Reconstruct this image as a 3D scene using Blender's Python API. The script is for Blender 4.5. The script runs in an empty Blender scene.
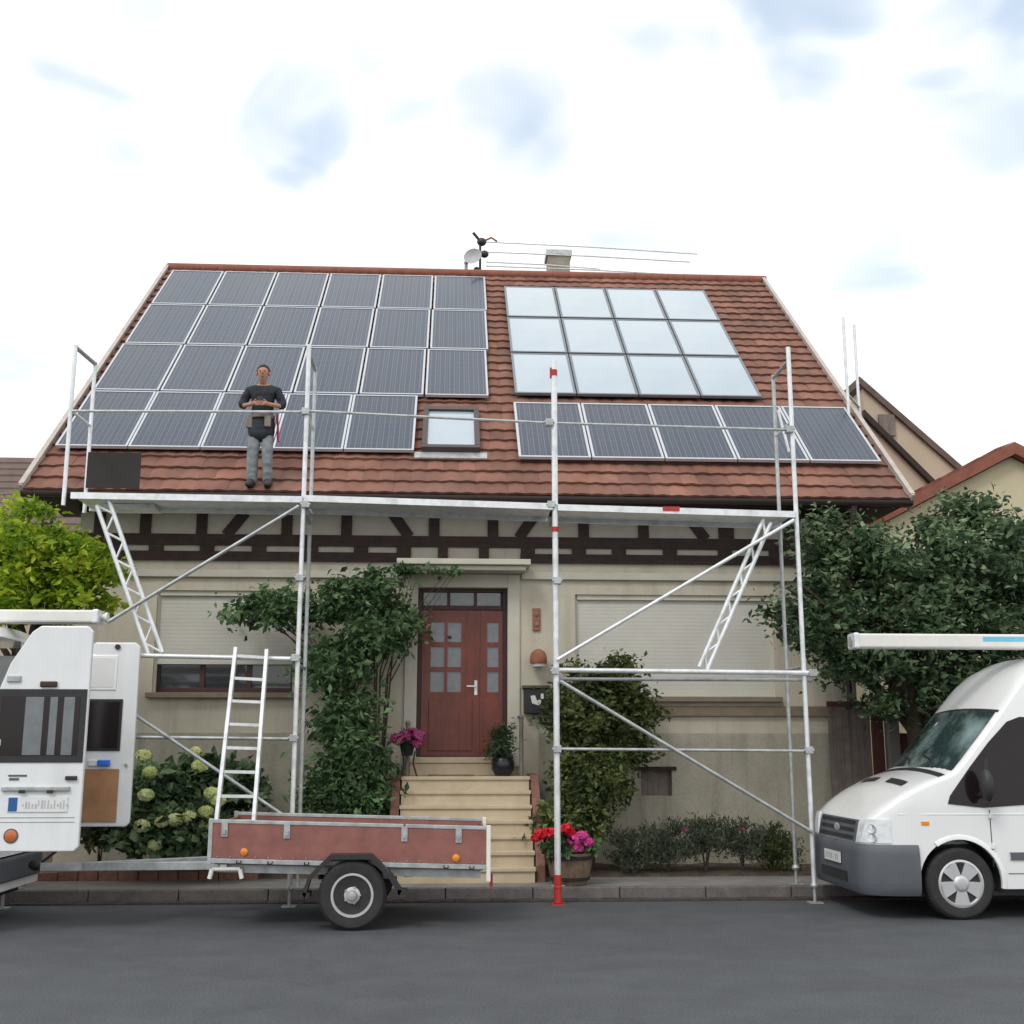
import bpy, math, random
from mathutils import Vector, Matrix, noise
R = math.radians
c_, s_ = math.cos, math.sin
scene = bpy.context.scene
COL = scene.collection

# ------------------------------------------------------------------ camera
F = 1170.0; PITCH = math.atan(236/F); YAW = R(3.1); CH = 1.7
cam = bpy.data.objects.new('camera', bpy.data.cameras.new('camera')); COL.objects.link(cam)
cam.location = (0, 0, CH); cam.rotation_euler = (R(90)+PITCH, 0, -YAW)
cam.data.sensor_width = 36; cam.data.lens = F/1024*36; cam.data.clip_end = 2000
scene.camera = cam
_f = Vector((s_(YAW)*c_(PITCH), c_(YAW)*c_(PITCH), s_(PITCH)))
_r = Vector((c_(YAW), -s_(YAW), 0)); _u = Vector((-s_(YAW)*s_(PITCH), -c_(YAW)*s_(PITCH), c_(PITCH)))
def ray(x, y): return _f + _r*((x-512)/F) + _u*((512-y)/F)
def at(x, y, Y):
    """measured point of the place on the real vertical plane Y"""
    d = ray(x, y); k = Y/d.y
    return Vector((d.x*k, Y, CH+d.z*k))
def onz(x, y, Z):
    d = ray(x, y); k = (Z-CH)/d.z
    return Vector((d.x*k, d.y*k, Z))

# ------------------------------------------------------------------ materials
M = {}
def mat(name, col, rough=.6, metal=0, var=.12, scale=6, bump=0, bscale=40, coat=0, spec=.5, col2=None, detail=6, trans=0):
    m = bpy.data.materials.new(name); m.use_nodes = True; nt = m.node_tree; N = nt.nodes; L = nt.links
    b = N['Principled BSDF']; b.inputs['Roughness'].default_value = rough; b.inputs['Metallic'].default_value = metal
    b.inputs['Specular IOR Level'].default_value = spec; b.inputs['Coat Weight'].default_value = coat
    b.inputs['Coat Roughness'].default_value = .06
    if trans: b.inputs['Transmission Weight'].default_value = trans
    tc = N.new('ShaderNodeTexCoord')
    if var or col2:
        n = N.new('ShaderNodeTexNoise'); n.inputs['Scale'].default_value = scale; n.inputs['Detail'].default_value = detail
        n.inputs['Roughness'].default_value = .65
        L.new(tc.outputs['Object'], n.inputs['Vector'])
        r = N.new('ShaderNodeValToRGB'); r.color_ramp.elements[0].position = .3; r.color_ramp.elements[1].position = .7
        c2 = col2 or tuple(min(1, x*(1+var)) for x in col)
        c1 = col if col2 else tuple(x*(1-var) for x in col)
        r.color_ramp.elements[0].color = (*c1, 1); r.color_ramp.elements[1].color = (*c2, 1)
        L.new(n.outputs['Fac'], r.inputs['Fac']); L.new(r.outputs['Color'], b.inputs['Base Color'])
    else: b.inputs['Base Color'].default_value = (*col, 1)
    if bump:
        n2 = N.new('ShaderNodeTexNoise'); n2.inputs['Scale'].default_value = bscale; n2.inputs['Detail'].default_value = 4
        L.new(tc.outputs['Object'], n2.inputs['Vector'])
        bp = N.new('ShaderNodeBump'); bp.inputs['Strength'].default_value = bump; bp.inputs['Distance'].default_value = .01
        L.new(n2.outputs['Fac'], bp.inputs['Height']); L.new(bp.outputs['Normal'], b.inputs['Normal'])
    M[name] = m; return m
def island_mat(name, cols, rough=.55, transl=.25, spec=.3):
    """leaf / petal material: each leaf its own tone"""
    m = bpy.data.materials.new(name); m.use_nodes = True; nt = m.node_tree; N = nt.nodes; L = nt.links
    b = N['Principled BSDF']; b.inputs['Roughness'].default_value = rough; b.inputs['Specular IOR Level'].default_value = spec
    g = N.new('ShaderNodeNewGeometry'); r = N.new('ShaderNodeValToRGB')
    els = r.color_ramp.elements
    while len(els) < len(cols): els.new(.5)
    for i, c in enumerate(cols): els[i].position = i/(len(cols)-1); els[i].color = (*c, 1)
    tc = N.new('ShaderNodeTexCoord'); nz = N.new('ShaderNodeTexNoise'); nz.inputs['Scale'].default_value = 2.6; nz.inputs['Detail'].default_value = 3; L.new(tc.outputs['Object'], nz.inputs['Vector'])
    mr = N.new('ShaderNodeMapRange'); mr.inputs['From Min'].default_value = .38; mr.inputs['From Max'].default_value = .66; mr.inputs['To Min'].default_value = -.18; mr.inputs['To Max'].default_value = .48; mr.clamp = True; L.new(nz.outputs['Fac'], mr.inputs['Value'])
    ma = N.new('ShaderNodeMath'); ma.operation = 'MULTIPLY_ADD'; ma.inputs[1].default_value = .62; L.new(g.outputs['Random Per Island'], ma.inputs[0]); L.new(mr.outputs[0], ma.inputs[2])
    L.new(ma.outputs[0], r.inputs['Fac']); L.new(r.outputs['Color'], b.inputs['Base Color'])
    t = N.new('ShaderNodeBsdfTranslucent'); L.new(r.outputs['Color'], t.inputs['Color'])
    mx = N.new('ShaderNodeMixShader'); mx.inputs['Fac'].default_value = transl
    L.new(b.outputs[0], mx.inputs[1]); L.new(t.outputs[0], mx.inputs[2]); L.new(mx.outputs[0], N['Material Output'].inputs['Surface'])
    M[name] = m; return m

mat('asphalt', (.056,.061,.068), .85, var=0, col2=(.080,.086,.094), scale=2.2, bump=.5, bscale=160, detail=12)
mat('pavement', (.17,.165,.155), .9, var=0, col2=(.27,.26,.24), scale=3, bump=.4, bscale=60, detail=10)
mat('kerbstone', (.095,.085,.082), .85, var=0, col2=(.16,.145,.14), scale=7, bump=.3, detail=10)
mat('gutter_setts', (.038,.030,.030), .9, var=0, col2=(.07,.056,.054), scale=14, bump=.6, bscale=30)  # dark red setts, also darkened to stand for shade under the parked vehicles
mat('soil', (.055,.04,.028), .95, var=0, col2=(.13,.10,.07), scale=9, bump=.8, bscale=30)
mat('grassland', (.06,.08,.03), .95, var=.3, scale=2, bump=.5)
mat('plaster', (.49,.45,.355), .9, var=0, col2=(.60,.555,.445), scale=1.3, bump=.35, bscale=90, detail=10)
mat('plinth', (.37,.345,.27), .9, var=0, col2=(.49,.455,.365), scale=1.8, bump=.4, bscale=80, detail=10)
mat('trim', (.55,.53,.44), .85, var=.08, scale=3, bump=.2)
mat('shutter', (.56,.545,.48), .6, var=.06, scale=2)
mat('timber', (.030,.016,.013), .8, var=.35, scale=9, bump=.4)
mat('soffit', (.035,.024,.020), .85, var=.3, scale=6)
mat('infill', (.40,.375,.31), .9, var=.1, scale=4, bump=.2)
mat('tile', (.150,.064,.044), .85, var=0, col2=(.27,.125,.085), scale=1.7, bump=.4, bscale=50, detail=12)
mat('verge', (.45,.40,.36), .7, var=.15, scale=5)
mat('ridge', (.24,.085,.055), .8, var=.2, scale=5, bump=.3)
mat('gutter', (.055,.04,.038), .5, var=.1)
mat('door_red', (.16,.024,.008), .40, var=.25, scale=5, coat=.15)
mat('door_dark', (.045,.012,.012), .5, var=.2)
mat('window_frame', (.05,.018,.015), .5, var=.2)
mat('glass', (.03,.035,.04), .06, var=0, coat=.6)
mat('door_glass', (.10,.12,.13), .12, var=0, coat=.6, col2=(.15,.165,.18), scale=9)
mat('sill', (.23,.18,.13), .8, var=.15)
mat('stone_step', (.47,.385,.26), .85, var=0, col2=(.58,.49,.35), scale=4, bump=.3, detail=10)
mat('brick_side', (.22,.11,.08), .9, var=.25, scale=12, bump=.4)
mat('aluminium', (.76,.78,.79), .42, .35, var=.12, scale=8, bump=.08)
mat('galvanised', (.44,.46,.46), .5, .55, var=.2, scale=10, bump=.1)
mat('panel_frame', (.52,.55,.58), .35, .4, var=.05)
mat('collector_frame', (.20,.22,.24), .45, .4, var=.1)
mat('red_paint', (.42,.03,.025), .5, var=.2)
mat('van_white', (.80,.81,.81), .22, var=.02, scale=1, coat=.6)
mat('door_white', (.76,.78,.79), .35, var=.04, scale=2, coat=.2)
mat('bumper_grey', (.095,.105,.12), .55, var=.08, bump=.05)
mat('black_plastic', (.022,.022,.024), .5, var=.1)
mat('tyre', (.028,.027,.027), .85, var=.25, scale=12, bump=.3)
mat('rim_silver', (.58,.59,.60), .35, .5, var=.08)
mat('headlight', (.66,.70,.72), .08, var=0, col2=(.9,.92,.93), scale=16, coat=1)
mat('plate_white', (.72,.73,.72), .4, var=.04)
mat('plate_text', (.45,.47,.48), .5, var=.1)
mat('plate_blue', (.02,.10,.30), .4, var=.1)
mat('amber', (.75,.24,.01), .25, var=.1, coat=.5)
mat('orange_red', (.55,.14,.03), .3, var=.1, coat=.5)
mat('cyan_print', (.16,.50,.72), .4, var=.1)
mat('wood_panel', (.36,.19,.09), .6, var=.18, scale=5)
mat('blue_plastic', (.02,.16,.62), .35, var=.1)
mat('trailer_board', (.20,.078,.065), .65, var=0, col2=(.31,.125,.10), scale=5, bump=.2, bscale=25, detail=12)
mat('van_inside', (.045,.025,.05), .8, var=.3)
mat('bark', (.075,.055,.04), .95, var=.35, scale=14, bump=.8, bscale=22)
mat('terracotta', (.30,.12,.07), .85, var=.2, scale=9, bump=.2)
mat('barrel_wood', (.17,.115,.075), .85, var=.35, scale=9, bump=.5, bscale=25)
mat('dark_iron', (.03,.03,.03), .5, .3, var=.1)
mat('pot_black', (.015,.016,.018), .3, var=.1)
mat('skin', (.42,.20,.13), .55, var=.08)
mat('hair', (.028,.018,.014), .7, var=.2)
mat('shirt', (.016,.02,.026), .85, var=.3, scale=9, bump=.3)
mat('trousers', (.14,.155,.165), .85, var=0, col2=(.25,.27,.28), scale=9, bump=.4)
mat('dark_cloth', (.022,.026,.035), .85, var=.2)
mat('boots', (.035,.03,.03), .7, var=.2)
mat('pink_cloth', (.50,.03,.12), .8, var=.15)
mat('beige_wall', (.50,.41,.31), .9, var=.08, scale=.8, bump=.2)
mat('cream_wall', (.56,.50,.34), .9, var=.08, scale=.8, bump=.2)
mat('grey_roof', (.13,.09,.075), .85, var=.25, scale=3)
mat('dark_sheet', (.016,.011,.011), .7, var=.25)
mat('fence_wood', (.20,.165,.145), .85, var=.25, scale=6, bump=.3)
mat('fence_red', (.11,.038,.032), .85, var=.25, scale=6)
mat('concrete_post', (.22,.20,.18), .9, var=.15, scale=8, bump=.3)
mat('chimney_stone', (.30,.27,.22), .9, var=.25, scale=10, bump=.4)
mat('dish', (.42,.43,.44), .5, var=.05)
mat('letterbox', (.02,.02,.022), .4, var=.1)
mat('cream_paint', (.75,.74,.70), .6, var=.05)
mat('collector_glass', (.29,.37,.43), .12, 0, var=0, col2=(.36,.44,.50), scale=.6, coat=1)  # pale blue sky reflection put into the base colour, beneath the clear coat
# tile: darker individual tiles from a white-noise lookup + lichen
def tile_tune():
    nt = M['tile'].node_tree; N = nt.nodes; L = nt.links; b = N['Principled BSDF']
    src = b.inputs['Base Color'].links[0].from_socket
    g = N.new('ShaderNodeNewGeometry'); mr = N.new('ShaderNodeMapRange'); mr.inputs['To Min'].default_value = .78; mr.inputs['To Max'].default_value = 1.16
    L.new(g.outputs['Random Per Island'], mr.inputs['Value'])
    vm = N.new('ShaderNodeVectorMath'); vm.operation = 'SCALE'
    L.new(src, vm.inputs[0]); L.new(mr.outputs[0], vm.inputs['Scale'])
    n = N.new('ShaderNodeTexNoise'); n.inputs['Scale'].default_value = .9; n.inputs['Detail'].default_value = 9
    tc = N.new('ShaderNodeTexCoord'); L.new(tc.outputs['Object'], n.inputs['Vector'])
    r = N.new('ShaderNodeMapRange'); r.inputs['From Min'].default_value = .52; r.inputs['From Max'].default_value = .75; r.inputs['To Max'].default_value = .55
    L.new(n.outputs['Fac'], r.inputs['Value'])
    mx = N.new('ShaderNodeMix'); mx.data_type = 'RGBA'; mx.inputs['B'].default_value = (.10, .075, .06, 1)
    L.new(r.outputs[0], mx.inputs['Factor']); L.new(vm.outputs[0], mx.inputs['A']); L.new(mx.outputs['Result'], b.inputs['Base Color'])
tile_tune()
# wall weathering: streaks stretched vertically
def streak(name, dark, amt=.45, sc=(5, 5, .55)):
    nt = M[name].node_tree; N = nt.nodes; L = nt.links; b = N['Principled BSDF']
    src = b.inputs['Base Color'].links[0].from_socket
    tc = N.new('ShaderNodeTexCoord'); mp = N.new('ShaderNodeMapping'); mp.inputs['Scale'].default_value = sc
    n = N.new('ShaderNodeTexNoise'); n.inputs['Scale'].default_value = 1; n.inputs['Detail'].default_value = 8
    L.new(tc.outputs['Object'], mp.inputs['Vector']); L.new(mp.outputs[0], n.inputs['Vector'])
    r = N.new('ShaderNodeMapRange'); r.inputs['From Min'].default_value = .5; r.inputs['From Max'].default_value = .8; r.inputs['To Max'].default_value = amt
    L.new(n.outputs['Fac'], r.inputs['Value'])
    mx = N.new('ShaderNodeMix'); mx.data_type = 'RGBA'; mx.inputs['B'].default_value = (*dark, 1)
    L.new(r.outputs[0], mx.inputs['Factor']); L.new(src, mx.inputs['A']); L.new(mx.outputs['Result'], b.inputs['Base Color'])
streak('plaster', (.26,.24,.18), .45); streak('plinth', (.14,.15,.10), .6); streak('door_white', (.5,.5,.48), .3); streak('trailer_board', (.12,.06,.05), .6, (.8,.8,6))
streak('door_red', (.045,.008,.005), .7, (22,22,1.2)); streak('timber', (.07,.045,.035), .6, (3,3,30)); streak('asphalt', (.045,.045,.048), .6, (.25, 1.3, 1)); streak('aluminium', (.28,.28,.27), .5, (7,7,7)); streak('galvanised', (.22,.2,.18), .5, (9,9,9))
streak('fence_wood', (.06,.04,.03), .6, (20,20,.6)); streak('pavement', (.10,.10,.09), .6, (2,2,2)); streak('van_white', (.60,.60,.57), .18, (3,3,1)); streak('barrel_wood', (.05,.035,.025), .6, (18,18,1))
def grain(name, sc, lo, hi, crack=0):
    nt = M[name].node_tree; N = nt.nodes; L = nt.links; b = N['Principled BSDF']; src = b.inputs['Base Color'].links[0].from_socket
    tc = N.new('ShaderNodeTexCoord'); n = N.new('ShaderNodeTexNoise'); n.inputs['Scale'].default_value = sc; n.inputs['Detail'].default_value = 3; n.inputs['Roughness'].default_value = .8
    L.new(tc.outputs['Object'], n.inputs['Vector']); r = N.new('ShaderNodeMapRange'); r.inputs['From Min'].default_value = .35; r.inputs['From Max'].default_value = .65; r.inputs['To Min'].default_value = lo; r.inputs['To Max'].default_value = hi
    L.new(n.outputs['Fac'], r.inputs['Value']); v = N.new('ShaderNodeVectorMath'); v.operation = 'SCALE'; L.new(src, v.inputs[0]); L.new(r.outputs[0], v.inputs['Scale']); out = v.outputs[0]
    if crack:
        wn = N.new('ShaderNodeTexNoise'); wn.inputs['Scale'].default_value = 1.6; wn.inputs['Detail'].default_value = 5; L.new(tc.outputs['Object'], wn.inputs['Vector'])
        ad = N.new('ShaderNodeVectorMath'); ad.operation = 'MULTIPLY_ADD'; ad.inputs[1].default_value = (.9, .9, 0); L.new(wn.outputs['Color'], ad.inputs[0]); L.new(tc.outputs['Object'], ad.inputs[2])
        vo = N.new('ShaderNodeTexVoronoi'); vo.feature = 'DISTANCE_TO_EDGE'; vo.inputs['Scale'].default_value = .33; L.new(ad.outputs[0], vo.inputs['Vector'])
        lt = N.new('ShaderNodeMapRange'); lt.inputs['From Max'].default_value = .006; lt.inputs['To Min'].default_value = .22; lt.inputs['To Max'].default_value = 0; L.new(vo.outputs['Distance'], lt.inputs['Value'])
        mx = N.new('ShaderNodeMix'); mx.data_type = 'RGBA'; mx.inputs['B'].default_value = (.018,.018,.019,1); L.new(lt.outputs[0], mx.inputs['Factor']); L.new(out, mx.inputs['A']); out = mx.outputs['Result']
    L.new(out, b.inputs['Base Color'])
grain('asphalt', 55, .62, 1.38, 1); grain('pavement', 60, .75, 1.2); grain('plaster', 35, .93, 1.06); grain('plinth', 35, .9, 1.08); grain('kerbstone', 50, .8, 1.2)
# photovoltaic cells: busbar lines and cell gaps drawn from generated coordinates
def pv_mat():
    m = bpy.data.materials.new('pv_cells'); m.use_nodes = True; nt = m.node_tree; N = nt.nodes; L = nt.links; b = N['Principled BSDF']
    tc = N.new('ShaderNodeTexCoord'); sp = N.new('ShaderNodeSeparateXYZ'); L.new(tc.outputs['UV'], sp.inputs[0])
    def mth(op, a, bb):
        n = N.new('ShaderNodeMath'); n.operation = op
        for i, v in enumerate((a, bb)):
            if isinstance(v, (int, float)): n.inputs[i].default_value = v
            elif v is not None: L.new(v, n.inputs[i])
        return n.outputs[0]
    def lines(v, k, w):
        f = mth('FRACT', mth('MULTIPLY', v, k), None)
        return mth('LESS_THAN', mth('ABSOLUTE', mth('SUBTRACT', f, .5), None), w)
    bus = lines(sp.outputs['X'], 12, .085)
    gx = mth('GREATER_THAN', mth('ABSOLUTE', mth('SUBTRACT', mth('FRACT', mth('MULTIPLY', sp.outputs['X'], 6), None), .5), None), .47)
    gy = mth('GREATER_THAN', mth('ABSOLUTE', mth('SUBTRACT', mth('FRACT', mth('MULTIPLY', sp.outputs['Y'], 10), None), .5), None), .48)
    g = mth('MAXIMUM', gx, gy)
    wn = N.new('ShaderNodeTexNoise'); wn.inputs['Scale'].default_value = 3; L.new(tc.outputs['Object'], wn.inputs['Vector'])
    r = N.new('ShaderNodeValToRGB'); r.color_ramp.elements[0].color = (.006,.016,.036,1); r.color_ramp.elements[1].color = (.012,.030,.062,1)
    L.new(wn.outputs['Fac'], r.inputs[0])
    m1 = N.new('ShaderNodeMix'); m1.data_type = 'RGBA'; m1.inputs['B'].default_value = (.065,.095,.14,1); L.new(bus, m1.inputs['Factor']); L.new(r.outputs[0], m1.inputs['A'])
    m2 = N.new('ShaderNodeMix'); m2.data_type = 'RGBA'; m2.inputs['B'].default_value = (.055,.065,.085,1); L.new(g, m2.inputs['Factor']); L.new(m1.outputs['Result'], m2.inputs['A'])
    L.new(m2.outputs['Result'], b.inputs['Base Color']); b.inputs['Roughness'].default_value = .3; b.inputs['Specular IOR Level'].default_value = .3; b.inputs['Coat Weight'].default_value = .38; b.inputs['Coat Roughness'].default_value = .07
    M['pv_cells'] = m
pv_mat()
island_mat('leaf_dark', [(.025,.048,.025), (.065,.115,.052), (.14,.21,.10), (.27,.36,.21)])
island_mat('leaf_mid', [(.035,.065,.028), (.075,.14,.055), (.14,.24,.10), (.26,.38,.20)])
island_mat('leaf_yellow', [(.11,.20,.015), (.24,.37,.02), (.42,.53,.035), (.66,.68,.10)], transl=.4)
island_mat('leaf_olive', [(.035,.05,.018), (.07,.10,.03), (.13,.165,.05), (.22,.25,.09)])
island_mat('leaf_grey', [(.05,.065,.045), (.085,.105,.065), (.13,.15,.10), (.19,.20,.15)])
island_mat('petal_cream', [(.52,.60,.22), (.72,.76,.38), (.82,.84,.58)], transl=.3)
island_mat('petal_red', [(.55,.01,.02), (.75,.02,.04), (.85,.05,.09)], transl=.2)
island_mat('petal_pink', [(.60,.04,.25), (.75,.10,.38), (.80,.30,.50)], transl=.2)
island_mat('petal_mauve', [(.30,.04,.14), (.42,.08,.22), (.50,.14,.30)], transl=.2)

# ------------------------------------------------------------------ object helpers
def origin(p):
    o = Vector((0, 0, 0))
    while p is not None: o += p.location; p = p.parent
    return o
def tag(o, label=None, cat=None, group=None, kind=None):
    if label: o['label'] = label
    if cat: o['category'] = cat
    if group: o['group'] = group
    if kind: o['kind'] = kind
    return o
def thing(name, label, cat, loc, group=None):
    o = bpy.data.objects.new(name, None); COL.objects.link(o); o.location = loc; o.empty_display_size = .2
    return tag(o, label, cat, group)
def copy_tree(o, parent=None):
    c = o.copy(); COL.objects.link(c); c.parent = parent
    for ch in [q for q in bpy.data.objects if q.parent == o]: copy_tree(ch, c)
    return c
def norm(v): return Vector(v).normalized()
class MB:
    def __init__(s): s.v = []; s.f = []; s.uv = {}
    def add(s, vs, fs):
        k = len(s.v); s.v += [tuple(v) for v in vs]; s.f += [tuple(i+k for i in f) for f in fs]; return s
    def quad(s, a, b, c, d): return s.add([a, b, c, d], [(0, 1, 2, 3)])
    def box(s, x0, x1, y0, y1, z0, z1):
        return s.add([(x, y, z) for z in (z0, z1) for y in (y0, y1) for x in (x0, x1)],
                     [(0,2,3,1), (4,5,7,6), (0,1,5,4), (2,6,7,3), (0,4,6,2), (1,3,7,5)])
    def beam(s, p, q, w, h, up=(0, 0, 1)):
        p = Vector(p); q = Vector(q); d = norm(q-p); up = Vector(up)
        sd = d.cross(up)
        if sd.length < 1e-3: sd = d.cross(Vector((0, 1, 0)))
        sd.normalize(); u = sd.cross(d).normalized()
        vs = [e + sd*a*w/2 + u*b*h/2 for e in (p, q) for a, b in ((-1,-1), (1,-1), (1,1), (-1,1))]
        return s.add(vs, [(0,1,2,3), (7,6,5,4), (0,4,5,1), (1,5,6,2), (2,6,7,3), (3,7,4,0)])
    def tube(s, p, q, r, n=10, r2=None):
        p = Vector(p); q = Vector(q); d = norm(q-p); a = d.orthogonal().normalized(); b = d.cross(a); r2 = r if r2 is None else r2
        vs = [p + (a*c_(t)+b*s_(t))*r for t in [2*math.pi*i/n for i in range(n)]] + [q + (a*c_(t)+b*s_(t))*r2 for t in [2*math.pi*i/n for i in range(n)]]
        fs = [(i, (i+1) % n, n+(i+1) % n, n+i) for i in range(n)] + [tuple(range(n-1, -1, -1)), tuple(range(n, 2*n))]
        return s.add(vs, fs)
    def path(s, pts, rad, n=8):
        pts = [Vector(p) for p in pts]; m = len(pts); vs = []
        a = None
        for i, p in enumerate(pts):
            d = norm(pts[min(i+1, m-1)] - pts[max(i-1, 0)])
            a = d.orthogonal().normalized() if a is None else (a - d*a.dot(d)).normalized()
            b = d.cross(a); rr = rad[i] if isinstance(rad, (list, tuple)) else rad
            vs += [p + (a*c_(t)+b*s_(t))*rr for t in [2*math.pi*k/n for k in range(n)]]
        fs = [(i*n+k, i*n+(k+1) % n, (i+1)*n+(k+1) % n, (i+1)*n+k) for i in range(m-1) for k in range(n)]
        fs += [tuple(range(n-1, -1, -1)), tuple(range((m-1)*n, m*n))]
        return s.add(vs, fs)
    def lathe(s, c, axis, prof, n=24):
        """prof: list of (radius, distance along axis)"""
        c = Vector(c); d = norm(axis); a = d.orthogonal().normalized(); b = d.cross(a); vs = []
        for r, h in prof: vs += [c + d*h + (a*c_(t)+b*s_(t))*max(r, 1e-4) for t in [2*math.pi*k/n for k in range(n)]]
        m = len(prof)
        fs = [(i*n+k, i*n+(k+1) % n, (i+1)*n+(k+1) % n, (i+1)*n+k) for i in range(m-1) for k in range(n)]
        return s.add(vs, fs + [tuple(range(n-1, -1, -1)), tuple(range((m-1)*n, m*n))])
    def prism(s, pts, d):
        n = len(pts); d = Vector(d); p = [Vector(x) for x in pts]
        return s.add(p + [x+d for x in p], [tuple(range(n)), tuple(range(2*n-1, n-1, -1))] + [(i, n+i, n+(i+1) % n, (i+1) % n) for i in range(n)])
    def grid(s, rows, closed=False):
        m = len(rows); n = len(rows[0]); vs = [p for r in rows for p in r]
        kk = n if closed else n-1
        return s.add(vs, [(i*n+k, i*n+(k+1) % n, (i+1)*n+(k+1) % n, (i+1)*n+k) for i in range(m-1) for k in range(kk)])
    def ball(s, c, r, n=10, m=7):
        c = Vector(c); r = Vector(r) if not isinstance(r, (int, float)) else Vector((r, r, r)); rows = []
        for j in range(m+1):
            ph = math.pi*j/m
            rows.append([c + Vector((r.x*s_(ph)*c_(t), r.y*s_(ph)*s_(t), r.z*c_(ph))) for t in [2*math.pi*k/n for k in range(n)]])
        return s.grid(rows, True)
    def build(s, name, m, parent=None, smooth=None, bevel=0, fix=True):
        o0 = origin(parent)
        me = bpy.data.meshes.new(name); me.from_pydata([(v[0]-o0.x, v[1]-o0.y, v[2]-o0.z) for v in s.v], [], s.f)
        me.materials.append(M[m] if isinstance(m, str) else m)
        if fix and len(s.f) < 60000:
            import bmesh
            b = bmesh.new(); b.from_mesh(me); bmesh.ops.recalc_face_normals(b, faces=b.faces); b.to_mesh(me); b.free()
        if smooth is not None:
            me.polygons.foreach_set('use_smooth', [True]*len(me.polygons)); me.set_sharp_from_angle(angle=R(smooth))
        ob = bpy.data.objects.new(name, me); COL.objects.link(ob); ob.parent = parent
        if bevel:
            bv = ob.modifiers.new('bevel', 'BEVEL'); bv.width = bevel; bv.segments = 2; bv.limit_method = 'ANGLE'
        return ob
def bake(ob):
    dg = bpy.context.evaluated_depsgraph_get(); dg.update()
    me = bpy.data.meshes.new_from_object(ob.evaluated_get(dg)); ob.modifiers.clear(); old = ob.data; ob.data = me; me.name = old.name
    return ob

# ------------------------------------------------------------------ world and light
w = bpy.data.worlds.new('World'); scene.world = w; w.use_nodes = True
def world():
    nt = w.node_tree; N = nt.nodes; L = nt.links; bg = N['Background']; bg.inputs['Strength'].default_value = .10
    sky = N.new('ShaderNodeTexSky'); sky.sky_type = 'NISHITA'; sky.sun_disc = False; sky.sun_elevation = R(48); sky.sun_rotation = R(215)
    sky.air_density = 1.0; sky.dust_density = 1.5
    tc = N.new('ShaderNodeTexCoord'); mp = N.new('ShaderNodeMapping'); mp.inputs['Scale'].default_value = (1, 1, 1.7)
    L.new(tc.outputs['Generated'], mp.inputs['Vector'])
    n = N.new('ShaderNodeTexNoise'); n.inputs['Scale'].default_value = 3.4; n.inputs['Detail'].default_value = 6; n.inputs['Roughness'].default_value = .5; n.inputs['Distortion'].default_value = .3
    L.new(mp.outputs[0], n.inputs['Vector'])
    tot = None
    nz = N.new('ShaderNodeVectorMath'); nz.operation = 'NORMALIZE'; L.new(tc.outputs['Generated'], nz.inputs[0])
    def M2(op, a, b):
        q = N.new('ShaderNodeMath'); q.operation = op
        if op == 'MULTIPLY_ADD': q.inputs[2].default_value = -.45
        for i_, v in enumerate((a, b)):
            if isinstance(v, (int, float)): q.inputs[i_].default_value = v
            else: L.new(v, q.inputs[i_])
        return q.outputs[0]
    # soft openings in the cloud, by compass direction and height, broken up by noise
    for (px, py, rad, amt) in ((785, 12, 6, .45), (515, 118, 4.5, .42), (275, 115, 5, .38), (125, 85, 5.5, .46), (1012, 80, 6.5, .45), (390, 20, 5, .15), (960, 330, 8, .16), (430, 160, 4.5, .28), (700, 40, 6.0, .2)):
        d = ray(px, py).normalized()
        dt = N.new('ShaderNodeVectorMath'); dt.operation = 'DOT_PRODUCT'; dt.inputs[1].default_value = d; L.new(nz.outputs[0], dt.inputs[0])
        mr = N.new('ShaderNodeMapRange'); mr.interpolation_type = 'SMOOTHERSTEP'
        mr.inputs['From Min'].default_value = c_(R(rad)); mr.inputs['From Max'].default_value = 1; mr.inputs['To Max'].default_value = amt
        L.new(dt.outputs['Value'], mr.inputs['Value'])
        tot = mr.outputs[0] if tot is None else M2('MAXIMUM', tot, mr.outputs[0])
    n3 = N.new('ShaderNodeTexNoise'); n3.inputs['Scale'].default_value = 7.0; n3.inputs['Detail'].default_value = 2.5; n3.inputs['Roughness'].default_value = .5; n3.inputs['Distortion'].default_value = .5
    L.new(mp.outputs[0], n3.inputs['Vector'])
    sm = M2('ADD', M2('MULTIPLY_ADD', n3.outputs['Fac'], 1.9), tot)
    mr = N.new('ShaderNodeMapRange'); mr.interpolation_type = 'SMOOTHSTEP'; mr.inputs['From Min'].default_value = .50; mr.inputs['From Max'].default_value = 1.25; mr.inputs['To Max'].default_value = .85
    L.new(sm, mr.inputs['Value'])
    mx = N.new('ShaderNodeMix'); mx.data_type = 'RGBA'; L.new(mr.outputs[0], mx.inputs['Factor'])
    # cloud brightness with gentle structure
    cr = N.new('ShaderNodeValToRGB'); cr.color_ramp.elements[0].color = (9.6, 9.9, 10.1, 1); cr.color_ramp.elements[1].color = (12.8, 12.7, 12.7, 1)
    cr.color_ramp.elements[0].position = .3; cr.color_ramp.elements[1].position = .6
    L.new(n.outputs['Fac'], cr.inputs[0]); L.new(cr.outputs[0], mx.inputs['A'])
    ms = N.new('ShaderNodeVectorMath'); ms.operation = 'ADD'; L.new(sky.outputs[0], ms.inputs[0]); ms.inputs[1].default_value = (3.5, 4.3, 4.9)
    L.new(ms.outputs[0], mx.inputs['B']); L.new(mx.outputs['Result'], bg.inputs['Color'])
world()
sd = bpy.data.lights.new('sun', 'SUN'); sd.energy = 1.1; sd.angle = R(16); sd.color = (1, .97, .92)
sun = bpy.data.objects.new('sun', sd); COL.objects.link(sun); sun.rotation_euler = (R(42), 0, R(-35))
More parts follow.
